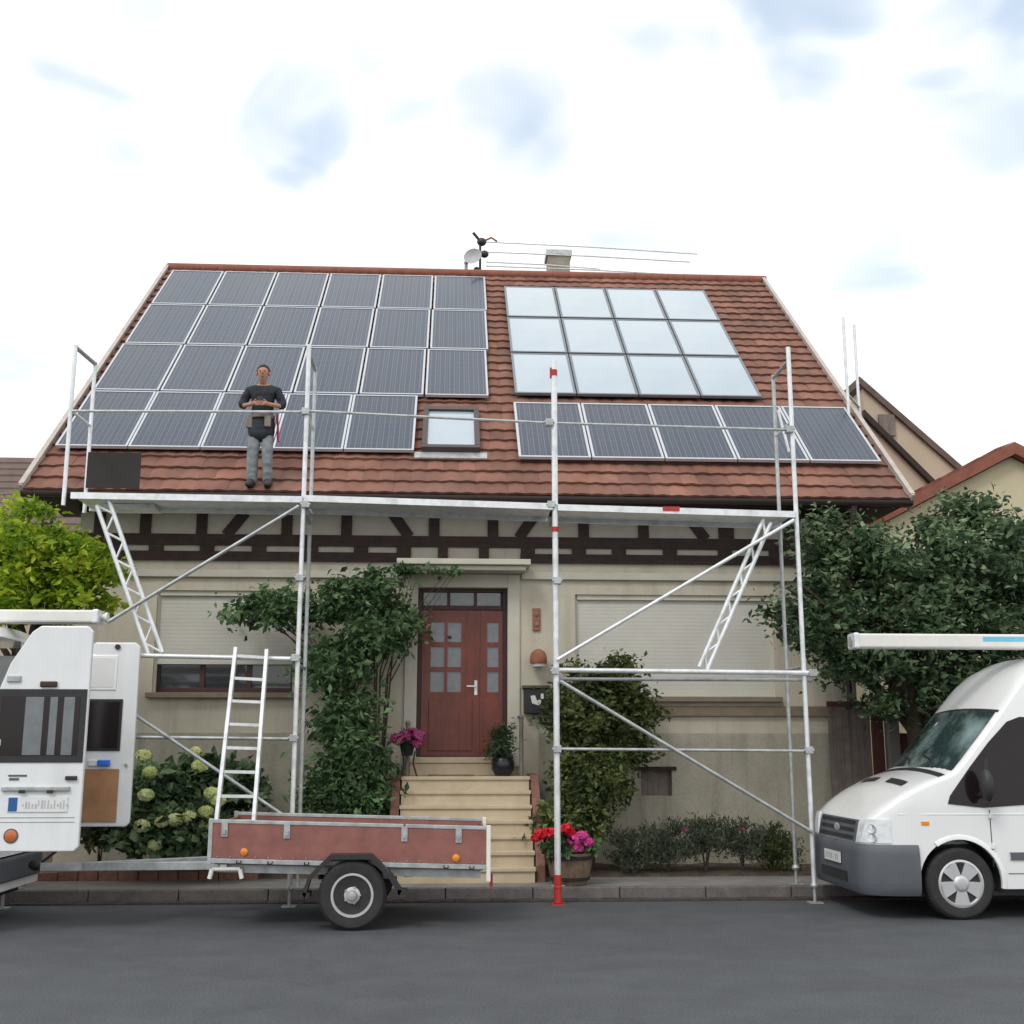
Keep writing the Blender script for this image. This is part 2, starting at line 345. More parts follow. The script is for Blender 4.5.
scene.view_settings.view_transform = 'Standard'; scene.view_settings.look = 'None'; scene.view_settings.exposure = .12; scene.view_settings.gamma = 1

# ------------------------------------------------------------------ setting
tag(MB().quad((-400,-200,-.02), (400,-200,-.02), (400,600,-.02), (-400,600,-.02)).build('ground', 'grassland'), kind='structure')
tag(MB().quad((-120,-30,0), (120,-30,0), (120,13.72,0), (-120,13.72,0)).build('road', 'asphalt'), kind='structure')
g = MB(); rnd = random.Random(4)
x = -16
while x < 16:
    for y0 in (13.72, 13.83):
        g.box(x, x+.135, y0+.003, y0+.105, -.01, .012+rnd.random()*.01)
    x += .14
tag(g.build('gutter', 'gutter_setts'), kind='structure')
k = MB(); x = -60
while x < 60:
    k.box(x, x+.99, 13.94, 14.06, -.01, .135); x += 1
tag(k.build('kerb', 'kerbstone', bevel=.012), kind='structure')
tag(MB().quad((-120,14.06,.125), (120,14.06,.125), (120,15.1,.125), (-120,15.1,.125)).build('pavement', 'pavement'), kind='structure')
# garden soil, slightly uneven
rows = []
for j in range(14):
    y = 15.1 + j*1.25/13
    rows.append([(-30+i*.25, y, .12 + (.05 + .05*noise.noise(Vector((i*.7, j*.8, 0))) if 0 < j else 0)) for i in range(241)])
tag(MB().grid(rows).build('garden_soil', 'soil', smooth=60), kind='structure')

# ------------------------------------------------------------------ the house
EY, EZ, RY, RZ = 15.7, 5.1, 22.6, 11.2
SL = math.atan2(RZ-EZ, RY-EY); SLEN = math.hypot(RZ-EZ, RY-EY)
def roofp(u, v, off=0): return Vector((u, EY+v*c_(SL)-off*s_(SL), EZ+v*s_(SL)+off*c_(SL)))
RX0, RX1 = -5.72, 6.42
FX0, FX1, FY, BY = -5.12, 5.72, 16.3, 28.9
house = thing('house', 'cream plastered house with red tiled roof, dark timber band and red front door', 'house', (0, FY, 0))
def wallholes(mb, xs0, xs1, z0, z1, holes, y0, y1):
    xs = sorted({xs0, xs1, *[h[0] for h in holes], *[h[1] for h in holes]}); zs = sorted({z0, z1, *[h[2] for h in holes], *[h[3] for h in holes]})
    def solid(i, j):
        if i < 0 or j < 0 or i >= len(xs)-1 or j >= len(zs)-1: return False
        cx, cz = (xs[i]+xs[i+1])/2, (zs[j]+zs[j+1])/2
        return not any(h[0] < cx < h[1] and h[2] < cz < h[3] for h in holes)
    for i in range(len(xs)-1):
        for j in range(len(zs)-1):
            if not solid(i, j): continue
            a, b, c, d = xs[i], xs[i+1], zs[j], zs[j+1]
            mb.quad((a,y0,c), (b,y0,c), (b,y0,d), (a,y0,d)); mb.quad((a,y1,d), (b,y1,d), (b,y1,c), (a,y1,c))
            if not solid(i-1, j): mb.quad((a,y1,c), (a,y0,c), (a,y0,d), (a,y1,d))
            if not solid(i+1, j): mb.quad((b,y0,c), (b,y1,c), (b,y1,d), (b,y0,d))
            if not solid(i, j-1): mb.quad((a,y0,c), (a,y1,c), (b,y1,c), (b,y0,c))
            if not solid(i, j+1): mb.quad((a,y0,d), (b,y0,d), (b,y1,d), (a,y1,d))
DX0, DX1, DZ0, DZ1 = -.43, .82, 1.58, 3.90
LW = (-4.02, -2.10, 2.44, 3.84); RW = (1.77, 4.58, 2.40, 3.82); BW = (2.64, 3.07, 1.06, 1.40)
wl = MB(); wallholes(wl, FX0, FX1, 0, 5.0, [(DX0, DX1, DZ0, DZ1), LW, RW, BW], FY, FY+.3)
for X in (FX0, FX1-.3):
    top = lambda y: EZ-.12+(y-EY)*math.tan(SL) if y < RY else EZ-.12+(2*RY-EY-y)*math.tan(SL)
    wl.prism([(X, FY+.303, 0), (X, BY, 0), (X, BY, top(BY)), (X, RY, top(RY)), (X, FY+.303, top(FY+.303))], (.3, 0, 0))
wl.box(FX0, FX1, BY+.003, BY+.3, 0, 5.0)
wl.build('wall', 'plaster', house, fix=False)
pl = MB(); wallholes(pl, FX0-.04, FX1+.04, 0, 1.56, [(-.75, 1.25, -1, 1.9), BW], FY-.045, FY-.003); pl.build('plinth', 'plinth', house, fix=False)
b_ = MB(); b_.box(FX0-.02, DX0-.2, FY-.06, FY-.003, 4.02, 4.12); b_.box(DX1+.2, FX1+.02, FY-.06, FY-.003, 4.02, 4.12)
b_.build('string_course', 'trim', house, bevel=.01)
b2 = MB(); b2.box(1.35, FX1+.0, FY-.05, FY-.003, 2.13, 2.27); b2.build('sill_shadow_band', 'sill', house, bevel=.008)  # brown strip standing in for the shadow below the right window sill
cb = MB(); cb.box(-.72, 1.12, FY-.42, FY-.003, 4.17, 4.25); cb.box(-.66, 1.06, FY-.36, FY-.003, 4.10, 4.167)
cb.build('door_canopy', 'trim', house, bevel=.01)
# door surround
ds = MB(); ds.box(DX0-.17, DX0-.002, FY-.035, FY-.003, 1.45, 4.09); ds.box(DX1+.002, DX1+.17, FY-.035, FY-.003, 1.45, 4.09); ds.box(DX0, DX1, FY-.035, FY-.003, DZ1+.002, 4.09)
ds.build('door_surround', 'trim', house, bevel=.006)
# timber band
inf = MB(); inf.box(FX0-.01, FX1+.01, FY-.012, FY-.002, 4.26, 5.0); inf.build('infill_panel', 'infill', house)
tb = MB(); TY = FY-.05
zb0, zb1 = at(430, 562, TY).z, at(430, 554, TY).z; zc0, zc1 = at(430, 546, TY).z, at(430, 537, TY).z
tb.box(FX0-.03, -.62, TY, FY-.013, zb0, zb1+.015); tb.box(1.0, FX1+.03, TY, FY-.013, zb0, zb1+.015); zc0 -= .01; zc1 += .015; zb1 += .015; tb.box(FX0-.03, FX1+.03, TY, FY-.013, zc0, zc1)
tb.box(FX0-.03, FX1+.03, TY, FY-.013, 4.93, 5.04)
def post(px, w, za, zb, dy=.003):
    X = at(px, 545, TY).x; tb.box(X-w/2, X+w/2, TY+dy, FY-.014, za+.001, zb-.001)
for px in (98, 144, 200.6, 286, 346, 434, 493, 584, 644, 727, 790, 838): post(px, .15 if px != 727 else .22, zc1, 4.93)
for px in (112, 156, 207, 259, 311, 361, 404, 443, 484, 528, 579, 619, 670, 725, 776, 826): post(px, .20 if px not in (443, 484) else .14, zb1 if px not in (404, 443, 484) else zb0+.02, zc0)
for (xa, xb) in ((245, 226), (393, 409), (535, 519), (688, 706), (812, 826)):
    A = at(xa, 513, TY); B = at(xb, 538, TY); tb.beam((A.x, TY+.02, 4.94), (B.x, TY+.02, zc1-.01), .034, .15, up=(0, 0, 1))
tb.build('timber_frame', 'timber', house)
# soffit, gutter, barge
sf = MB(); sf.prism([(RX0+.06, FY-.0015, 5.03), (RX0+.06, EY+.02, 5.03), (RX0+.06, EY+.02, 5.06), (RX0+.06, FY+.9, 5.06+.9*.884), (RX0+.06, FY+.9, 5.03)], (RX1-RX0-.12, 0, 0)); sf.build('soffit', 'soffit', house)
gt = MB(); n = 10
rows = [[(X, EY-.07+.075*c_(t), EZ-.03+.075*s_(t)) for t in [math.pi+math.pi*i/n for i in range(n+1)]] for X in (RX0, RX1)]
rows2 = [[(X, EY-.07+.068*c_(t), EZ-.03+.068*s_(t)) for t in [math.pi+math.pi*i/n for i in range(n+1)]] for X in (RX0, RX1)]
gt.grid(rows); gt.grid(rows2); gt.box(RX0, RX0+.004, EY-.145, EY, EZ-.1, EZ-.03); gt.box(RX1-.004, RX1, EY-.145, EY, EZ-.1, EZ-.03)
gt.build('gutter', 'gutter', house, smooth=40)
dp = MB(); dp.path([(FX1-.12, EY-.07, EZ-.1), (FX1-.12, EY-.02, EZ-.28), (FX1-.12, FY-.12, 4.75), (FX1-.12, FY-.09, 4.5), (FX1-.12, FY-.09, .15)], .045); dp.build('downpipe', 'gutter', house, smooth=40)
# roof tiles: one island per tile, each curved and lapping the one below
rt = MB(); NC = 28; ex = SLEN/NC; TW = (RX1-RX0)/54; rnd = random.Random(7)
for r in range(NC):
    v0 = r*ex-.02; v1 = v0+ex+.055
    for t in range(54):
        u0 = RX0+t*TW; j = rnd.uniform(-.004, .004); jl = rnd.uniform(-.006, .006)
        A = []; B = []; C = []
        for q in range(6):
            u = u0+TW*q/5*1.0; h = .013*(1-c_(2*math.pi*q/5*1.0))/2
            A.append(roofp(u, v0+jl, .050+h+j)); B.append(roofp(u, v1+jl, .008+h+j)); C.append(roofp(u, v0+jl, .020+h*.6+j))
        rt.grid([B, A, C])
roof = rt.build('roof', 'tile', house, smooth=35, fix=False)
rb = MB(); rb.prism([roofp(RX0+.02, 0, -.0), roofp(RX0+.02, SLEN, -.0), roofp(RX0+.02, SLEN, -.12), roofp(RX0+.02, 0, -.12)], (RX1-RX0-.04, 0, 0))
P = lambda v, off: (RX0, 2*RY-EY-v*c_(SL)+off*s_(SL), EZ+v*s_(SL)+off*c_(SL))
rb.prism([P(0, .03), P(SLEN-.02, .03), P(SLEN-.02, -.12), P(0, -.12)], (RX1-RX0, 0, 0)); rb.build('roof_deck', 'soffit', roof)
for X in (RX0-.05, RX1+.005):
    v = MB(); v.prism([roofp(X, -.03, -.14), roofp(X, -.03, .10), roofp(X, SLEN, .10), roofp(X, SLEN, -.14)], (.045, 0, 0))
    v.prism([roofp(X-.012, 0, .101), roofp(X-.012, 0, .112), roofp(X-.012, SLEN, .112), roofp(X-.012, SLEN, .101)], (.07, 0, 0))
    v.build('verge_board', 'verge', roof)
rg = MB(); x = RX0-.03
while x < RX1: 
    rg.path([(x, RY, RZ+.02), (x+.36, RY, RZ+.035)], [.115, .10], 12); x += .34
rg.build('ridge_tile', 'ridge', roof, smooth=50)
ch = MB(); ch.box(2.03, 2.50, 23.3, 23.75, 10.4, 12.0); c1 = ch.build('chimney', 'chimney_stone', roof, bevel=.01)
MB().box(1.99, 2.54, 23.26, 23.79, 12.003, 12.13).build('chimney_cap', 'galvanised', c1, bevel=.015)
# skylight
def roofbox(mb, u0, u1, v0, v1, o0, o1):
    vs = [roofp(u, v, o) for o in (o0, o1) for v in (v0, v1) for u in (u0, u1)]
    return mb.add(vs, [(0,2,3,1), (4,5,7,6), (0,1,5,4), (2,6,7,3), (0,4,6,2), (1,3,7,5)])
sk = MB(); a = (-.42, .43, 1.12, 2.52)
roofbox(sk, a[0], a[1], a[2], a[2]+.09, .05, .17); roofbox(sk, a[0], a[1], a[3]-.12, a[3], .05, .17); roofbox(sk, a[0], a[0]+.08, a[2]+.091, a[3]-.121, .05, .17); roofbox(sk, a[1]-.08, a[1], a[2]+.091, a[3]-.121, .05, .17)
sky_ = sk.build('roof_window', 'gutter', roof, bevel=.008)
roofbox(MB(), a[0]+.08, a[1]-.08, a[2]+.09, a[3]-.12, .08, .13).build('pane', 'collector_glass', sky_)
roofbox(MB(), a[0]-.1, a[1]+.1, a[2]-.18, a[2]-.002, .06, .085).build('flashing', 'galvanised', sky_)

# front door
door = MB()
fr = MB(); fr.box(DX0, DX0+.06, FY+.09, FY+.16, DZ0, DZ1); fr.box(DX1-.06, DX1, FY+.09, FY+.16, DZ0, DZ1); fr.box(DX0+.061, DX1-.061, FY+.09, FY+.16, DZ1-.05, DZ1)
fr.box(DX0+.061, DX1-.061, FY+.09, FY+.16, 3.60, 3.66)
dframe = fr.build('door_frame', 'door_dark', house, bevel=.005)
dl = MB(); xa, xb = DX0+.063, .44
hl = [(xa+.12+i*.235, xa+.12+i*.235+.19, 2.46+j*.345, 2.46+j*.345+.28) for i in range(2) for j in range(3)]
wallholes(dl, xa, xb, DZ0+.01, 3.595, hl, FY+.10, FY+.15)
leaf = dl.build('door', 'door_red', dframe, fix=False)
lp = MB()
for zz in (1.66, ): lp.box(xa+.1, xb-.1, FY+.085, FY+.0995, zz, 2.36)
lp.build('door_panel', 'door_red', leaf, bevel=.012)
hr = [(.54, .70, 2.46+j*.345, 2.46+j*.345+.28) for j in range(3)]
dr = MB(); wallholes(dr, .443, DX1-.063, DZ0+.01, 3.595, hr, FY+.104, FY+.15); dr.box(.50, .73, FY+.09, FY+.1035, 1.66, 2.36); side = dr.build('side_panel', 'door_red', dframe, fix=False)
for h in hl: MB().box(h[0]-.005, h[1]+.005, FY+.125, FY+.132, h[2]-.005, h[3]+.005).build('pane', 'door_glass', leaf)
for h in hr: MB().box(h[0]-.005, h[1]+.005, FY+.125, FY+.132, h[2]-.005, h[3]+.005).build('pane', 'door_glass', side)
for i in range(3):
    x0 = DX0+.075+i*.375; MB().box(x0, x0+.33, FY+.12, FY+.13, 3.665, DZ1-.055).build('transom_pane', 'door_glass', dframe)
    if i: MB().box(x0-.045, x0-.002, FY+.1, FY+.15, 3.662, DZ1-.052).build('mullion', 'door_dark', dframe)
hd = MB(); hd.box(xb-.075, xb-.035, FY+.088, FY+.0995, 2.42, 2.62); hd.tube((xb-.055, FY+.06, 2.54), (xb-.055, FY+.1, 2.54), .01); hd.beam((xb-.055, FY+.06, 2.54), (xb-.18, FY+.06, 2.54), .015, .02); hd.build('handle', 'aluminium', leaf)
MB().box(DX0+.02, DX1-.02, FY+.155, FY+.19, DZ0, DZ1).build('door_backing', 'black_plastic', dframe)

# windows with roller shutters
def shutterwin(W, zs, label):
    f = MB(); x0, x1, z0, z1 = W; y0, y1 = FY+.13, FY+.2
    f.box(x0, x0+.07, y0, y1, z0, z1); f.box(x1-.07, x1, y0, y1, z0, z1); f.box(x0+.071, x1-.071, y0, y1, z0, z0+.07); f.box(x0+.071, x1-.071, y0, y1, z1-.07, z1)
    for k in (1, 2):
        xm = x0+(x1-x0)*k/3; f.box(xm-.035, xm+.035, y0+.002, y1-.002, z0+.071, z1-.071)
    win = f.build('window', 'window_frame', house, bevel=.004); win['label'] = label
    MB().box(x0+.05, x1-.05, y0+.03, y0+.04, z0+.05, z1-.05).build('pane', 'glass', win)
    cu = MB(); nn = 40  # net curtain behind the glass
    cu.grid([[(x0+.08+(x1-x0-.16)*i/(nn*4), y1+.05+.02*s_(i*1.1), z) for i in range(nn*4+1)] for z in (z0+.08, z1-.08)]); cu.build('curtain', 'cream_paint', win, smooth=60)
    s = MB(); z = zs; y = FY+.075
    while z < z1-.01:
        zt = min(z+.052, z1-.002)
        s.grid([[(xx, y, z), (xx, y-.0008, z+.01), (xx, y-.0012, z+.026), (xx, y-.0008, z+.04), (xx, y, zt)] for xx in (x0+.02, x1-.02)]); z += .052
    s.box(x0+.02, x1-.02, y-.012, y+.012, zs-.04, zs); s.build('roller_shutter', 'shutter', win)
    gr = MB(); gr.box(x0, x0+.035, FY+.055, FY+.1, z0, z1); gr.box(x1-.035, x1, FY+.055, FY+.1, z0, z1); gr.box(x0+.036, x1-.036, FY+.03, FY+.06, z1-.07, z1-.002); gr.build('shutter_rail', 'trim', win)
    sl = MB(); sl.box(x0-.06, x1+.06, FY-.11, FY+.12, z0-.075, z0-.003); sl.build('sill', 'sill', win, bevel=.008)
shutterwin(LW, at(220, 661, FY).z, 'wide window with its cream shutter three quarters down')
shutterwin(RW, RW[2]+.045, 'wide window behind a fully closed cream shutter')
bwf = MB(); x0, x1, z0, z1 = BW; bwf.box(x0, x1, FY+.06, FY+.1, z0, z1); bwin = bwf.build('cellar_window', 'fence_wood', house)
MB().box(x0-.06, x1+.06, FY-.08, FY-.046, z1+.002, z1+.05).build('lintel', 'timber', bwin)
# house number plaque, porch light, letterbox
nb = MB(); nb.box(1.17, 1.28, FY-.03, FY-.002, 3.30, 3.62); pq = nb.build('number_plaque', 'terracotta', house, bevel=.015)
MB().lathe((1.225, FY-.03, 3.53), (0, -1, 0), [(.03, 0), (.03, .012), (.018, .018)], 12).build('plaque_boss', 'sill', pq)
MB().lathe((1.225, FY-.03, 3.39), (0, -1, 0), [(.03, 0), (.03, .012), (.018, .018)], 12).build('plaque_boss', 'sill', pq)
lm = MB(); lm.lathe((1.24, FY-.14, 2.84), (0, 0, 1), [(.11, 0), (.12, .02), (.115, .10), (.09, .16), (.03, .2)], 16); lm.box(1.2, 1.28, FY-.06, FY-.002, 2.86, 2.98)
lamp = lm.build('porch_lamp', 'terracotta', house, smooth=40); MB().lathe((1.24, FY-.14, 2.78), (0, 0, 1), [(.05, 0), (.085, .02), (.09, .058)], 14).build('lamp_glass', 'cream_paint', lamp, smooth=50)
lb = thing('letterbox', 'black letterbox with a white printed mark on the wall right of the red door', 'letterbox', (1.22, FY-.003, 2.2))
MB().box(1.04, 1.39, FY-.13, FY-.003, 2.16, 2.50).build('box_body', 'letterbox', lb, bevel=.012)
MB().prism([(1.02, FY-.003, 2.55), (1.02, FY-.16, 2.505), (1.02, FY-.003, 2.503)], (.39, 0, 0)).build('lid', 'letterbox', lb)
mk = MB(); mk.prism([(1.13, FY-.1315, 2.40), (1.15, FY-.1315, 2.30), (1.24, FY-.1315, 2.27), (1.30, FY-.1315, 2.33), (1.25, FY-.1315, 2.35), (1.22, FY-.1315, 2.33), (1.19, FY-.1315, 2.41)], (0, -.003, 0)); mk.box(1.27, 1.31, FY-.1345, FY-.1315, 2.36, 2.43); mk.build('printed_mark', 'cream_paint', lb)

# steps
st = thing('front_steps', 'tan stone steps climbing from the pavement to the red front door', 'steps', (.24, 14.6, .125))
SX0, SX1 = -.58, 1.06
zt = [.125+(1.34-.125)*i/7 for i in range(8)]; yt = [14.5+.165*i for i in range(7)]
fl = MB(); tr = MB()
for i in range(7):
    y1 = FY-.06
    fl.box(SX0, SX1, yt[i], y1, zt[i]-(0 if i else .1), zt[i+1]-.045)
    tr.box(SX0-.015, SX1+.015, yt[i]-.025, (yt[i+1]+.02 if i < 6 else y1), zt[i+1]-.0445, zt[i+1])
fl.build('riser', 'stone_step', st); tr.build('tread', 'stone_step', st, bevel=.008)
db = MB(); db.box(-.5, .9, FY-.34, FY-.062, 1.342, 1.50); db.box(-.5, .9, FY-.36, FY+.085, 1.503, 1.575); db.build('doorstep', 'stone_step', st, bevel=.008)
for a, b in ((SX0-.13, SX0-.02), (SX1+.02, SX1+.13)):
    sm = MB(); sm.prism([(a, 14.55, .1), (a, FY-.06, .1), (a, FY-.06, 1.36), (a, 15.55, 1.36), (a, 14.55, .32)], (b-a, 0, 0)); sm.build('side_wall', 'brick_side', st, bevel=.01)
MB().box(-.25, .35, 15.62, 15.9, 1.342, 1.356).build('door_mat', 'brick_side', st)
for X, zz in ((SX0+.06, 2.02), (SX1-.09, 2.10)):
    rl = MB(); rl.tube((X, 15.65, 1.34), (X, 15.65, zz), .028); rl.tube((X, 15.65, zz), (X, FY-.003, zz+.02), .018); rl.ball((X, 15.65, zz), .036); rl.build('handrail', 'fence_wood', st, smooth=40)

# ------------------------------------------------------------------ solar panels
ordn = ['first', 'second', 'third', 'fourth', 'fifth', 'sixth']
def panel_proto(name, wd, ln, glass, fw):
    t = thing('photovoltaic_module' if name == 'solar_panel' else name, '', 'solar panel', roofp(0, 0, .10)); o = .10
    f = MB(); z0, z1 = .10, .145
    roofbox(f, 0, fw, 0, ln, z0, z1); roofbox(f, wd-fw, wd, 0, ln, z0, z1); roofbox(f, fw+.0005, wd-fw-.0005, 0, fw, z0, z1); roofbox(f, fw+.0005, wd-fw-.0005, ln-fw, ln, z0, z1)
    f.build('frame', 'panel_frame' if 'solar_panel' == name else 'collector_frame', t)
    gl = MB(); roofbox(gl, fw, wd-fw, fw, ln-fw, .105, .138); ob = gl.build('glass_cells' if name == 'solar_panel' else 'glass_cover', glass, t)
    me = ob.data; uvl = me.uv_layers.new(name='UVMap')
    o0 = origin(ob)
    for lp in me.loops:
        co = me.vertices[lp.vertex_index].co + o0
        u = (co.x-fw)/(wd-2*fw); vv = ((co.y-EY)*c_(SL)+(co.z-EZ)*s_(SL)-fw)/(ln-2*fw)
        uvl.data[lp.index].uv = (u, vv)
    ft = MB()
    for vv in (.3, ln-.4): roofbox(ft, .02, wd-.02, vv, vv+.04, .055, .0995)
    ft.build('mounting_rail', 'aluminium', t)
    return t
cnt = 0
def place_panel(proto, first, u, v, label, group):
    t = proto if first else copy_tree(proto)
    t.location = roofp(u, v, .10); t['label'] = label; t['group'] = group; t['category'] = 'solar panel'
    return t
pvA = panel_proto('solar_panel', 1.003, 1.885, 'pv_cells', .032)
rown = ['bottom', 'second-lowest', 'second-highest', 'top']
first = True
for r in range(4):
    for q in range(6):
        if r == 0 and q == 5: continue
        u = (-5.60, -5.58, -5.56, -5.55)[r]+q*(1.017, 1.034, 1.038, 1.040)[r]; v = 1.06+r*1.935
        place_panel(pvA, first, u, v, 'dark solar panel, %s from the left in the %s row of the large left array' % (ordn[q], rown[r]), 'solar panels of the large left array'); first = False
pvB = panel_proto('solar_panel', 1.045, 1.86, 'pv_cells', .036)
for q in range(5):
    place_panel(pvB, q == 0, .98+q*1.065-.0, .90, 'dark solar panel, %s from the left in the single row under the pale collectors' % ordn[q], 'solar panels of the low right row')
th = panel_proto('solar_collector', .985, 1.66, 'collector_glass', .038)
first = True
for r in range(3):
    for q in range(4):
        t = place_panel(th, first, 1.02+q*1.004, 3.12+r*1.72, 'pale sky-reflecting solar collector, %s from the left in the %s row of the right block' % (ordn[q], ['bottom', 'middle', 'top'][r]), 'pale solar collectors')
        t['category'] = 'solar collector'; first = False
# dark sheet on the tiles
pa, pb = at(88, 452, 14.12), at(139, 489, 14.12)
ps = MB(); ps.box(pa.x, pb.x, 14.12, 14.14, pb.z+.01, pa.z); tag(ps.build('sheet_board', 'dark_sheet', bevel=.004), 'nearly black board standing upright on the left end of the scaffold deck', 'board')

# aerials on the ridge
ae = thing('roof_aerial', 'rooftop aerial with small dish and long thin rods, left of the chimney', 'aerial', (.57, 22.75, 11.3))
MB().tube((.57, 22.75, 11.15), (.57, 22.75, 12.05), .025).build('mast', 'dark_iron', ae)
dd = MB(); dd.lathe((.42, 22.6, 11.62), (-.3, -1, .25), [(.02, -.06), (.09, -.045), (.15, -.01), (.19, .03), (.184, .034), (.14, -.002), (.07, -.035), (.01, -.045)], 20); dd.build('dish', 'dish', ae, smooth=50)
for cc, cr_ in (((.60, 22.75, 12.02), (.10, .08, .09)), ((.66, 22.75, 11.75), (.09, .07, .08)), ((.50, 22.72, 11.38), (.07, .07, .07))):
    MB().ball(cc, cr_).build('clamp', 'black_plastic', ae, smooth=60)
MB().tube((.60, 22.75, 12.0), (.42, 22.7, 12.2), .03).build('short_arm', 'black_plastic', ae, smooth=60)
MB().path([(.66, 22.75, 12.05), (.80, 22.75, 12.12), (.92, 22.75, 12.04)], .022).build('loop', 'terracotta', ae, smooth=60)
for (ya, yb, xb) in ((242, 254, 697), (252, 262, 690), (262, 269, 600), (266, 276, 702)):
    A = at(486, ya, 22.75); B = at(xb, yb, 22.75)
    MB().path([A, (A*.5+B*.5)+Vector((0, 0, .02)), B], .013, 6).build('rod', 'aluminium', ae)
bo = MB(); bo.lathe((-.02+.30, 22.7, 11.2), (0, 0, 1), [(.03, 0), (.035, .3), (.05, .32), (.03, .38)], 10); bo.build('cap', 'galvanised', ae, smooth=40)

# ------------------------------------------------------------------ scaffold
SF, SR = 13.5, 14.2
sc = thing('scaffold', 'aluminium scaffold with a long deck and guard rails along the front of the house', 'scaffold', (1.2, SF, 0))
pt = lambda x, y, Y=SF: at(x, y, Y)
def pole(X, Y, z0, z1, m='aluminium', r=.026, name='upright'): return MB().tube((X, Y, z0), (X, Y, z1), r, 12).build(name, m, sc, smooth=40)
def foot(X, Y, gz, m='galvanised'):
    f = MB(); f.box(X-.075, X+.075, Y-.075, Y+.075, gz, gz+.012); f.tube((X, Y, gz+.01), (X, Y, gz+.28), .019); f.lathe((X, Y, gz+.17), (0, 0, 1), [(.045, 0), (.05, .02), (.03, .05)], 10); f.build('foot', m, sc, smooth=40)
XL, XM, XR = -1.71, 1.24, 4.13
for X, za, zt, ff in ((XL, .2, 6.45, 'galvanised'), (XM, .25, 6.30, 'red_paint'), (XR, .2, 6.53, 'galvanised')):
    pole(X, SF, za, zt, r=.036 if X == XM else .027); foot(X, SF, .0, ff)
    if X == XM: MB().tube((X, SF, .02), (X, SF, .32), .045).build('foot_sleeve', 'red_paint', sc)
    XB = 1.305 if X == XM else X
    pole(XB, SR, .3, 6.40 if X != XM else 4.4, 'galvanised', r=.024); foot(XB, SR, .125)
    for zz in (2.63, 4.40): MB().tube((X, SF+.03, zz), (X, SR-.03, zz), .02).build('transom', 'galvanised', sc)
XLL = pt(64, 496).x
for (X, Y, z0, z1) in ((XLL, SF, 4.45, pt(75, 345).z), (pt(86, 490, SR).x, SR, 4.5, pt(92, 362, SR).z)): pole(X, Y, z0, z1, r=.024)
MB().tube((XLL, SF, pt(75, 347).z), (pt(86, 490, SR).x, SR, pt(92, 364, SR).z), .026).build('end_bar', 'galvanised', sc)
MB().tube((XLL, SF, 5.59), (pt(86, 490, SR).x, SR, 5.59), .018).build('end_bar', 'aluminium', sc)
pole(-4.78, SF, .2, 2.78); foot(-4.78, SF, 0); pole(-4.9, SR, .3, 2.78, 'galvanised'); foot(-4.9, SR, .125)
# decks: edge beams plus boards
def deck(x0, x1, za, zb, y0=SF-.05, y1=SR+.02):
    d = MB()
    for yy in (y0, y1-.05): d.prism([(x0, yy, za-.075), (x1, yy, zb-.075), (x1, yy, zb), (x0, yy, za)], (0, .045, 0))
    d.prism([(x0, y0+.047, za-.03), (x1, y0+.047, zb-.03), (x1, y0+.047, zb-.004), (x0, y0+.047, za-.004)], (0, y1-y0-.1, 0))
    d.build('deck', 'aluminium', sc)
deck(pt(72, 494).x, XL-.01, pt(72, 493).z, pt(300, 497).z)
deck(XL+.01, XM-.03, pt(312, 496).z, pt(545, 504).z)
deck(XM+.03, pt(794, 513).x, pt(560, 505).z, pt(794, 512).z)
tk = MB(); A = pt(106, 505, 14.0); tk.box(A.x, A.x+.6, 13.9, 14.25, A.z-.05, A.z-.005); tk.build('spare_board', 'aluminium', sc)
# red marks on the deck edge and middle upright
rm = MB(); A = pt(662, 509); rm.box(A.x, A.x+.2, SF-.056, SF-.0505, A.z-.035, A.z+.02); rm.build('red_marker', 'red_paint', sc)
MB().tube((XM, SF, pt(550, 532).z), (XM, SF, pt(550, 527).z), .041).build('red_marker', 'red_paint', sc)
rb_ = MB(); rb_.tube((XM, SF, pt(549, 376).z), (XM, SF, pt(549, 370).z), .041); rb_.box(XM-.05, XM-.03, SF-.02, SF+.02, pt(549, 378).z, pt(549, 368).z); rb_.build('red_marker', 'red_paint', sc)
def rail(x0, ya, x1, yb, r=.02, m='aluminium', Y=SF, name='guard_rail'):
    A = pt(x0, ya, Y); B = pt(x1, yb, Y); return MB().tube(A, B, r, 10).build(name, m, sc, smooth=40)
rail(70, 411, 306, 412, .017, 'galvanised'); rail(306, 411, 549, 423, .017, 'galvanised'); rail(549, 423, 790, 430, .017, 'galvanised')
yb_ = SF-.028
rail(28, 653, 296, 659, .026, Y=yb_, name='ledger'); rail(552, 670, 812, 673, .028, Y=yb_, name='ledger'); rail(555, 679, 812, 680, .020, 'galvanised', Y=yb_+.1, name='ledger')
rail(28, 736, 294, 739, .02, 'galvanised', Y=yb_, name='ledger'); rail(556, 749, 808, 751, .018, 'galvanised', Y=yb_, name='ledger')
yb2 = SF-.05
rail(299, 506, 108, 622, .022, 'galvanised', Y=yb2, name='diagonal_brace'); rail(40, 650, 290, 820, .02, 'galvanised', Y=yb2, name='diagonal_brace')
rail(557, 660, 794, 520, .022, 'aluminium', Y=yb2, name='diagonal_brace'); rail(560, 681, 812, 832, .022, 'galvanised', Y=yb2, name='diagonal_brace')
rail(789, 452, 778, 410, .018, 'aluminium', Y=SR-.1, name='gate_bar')
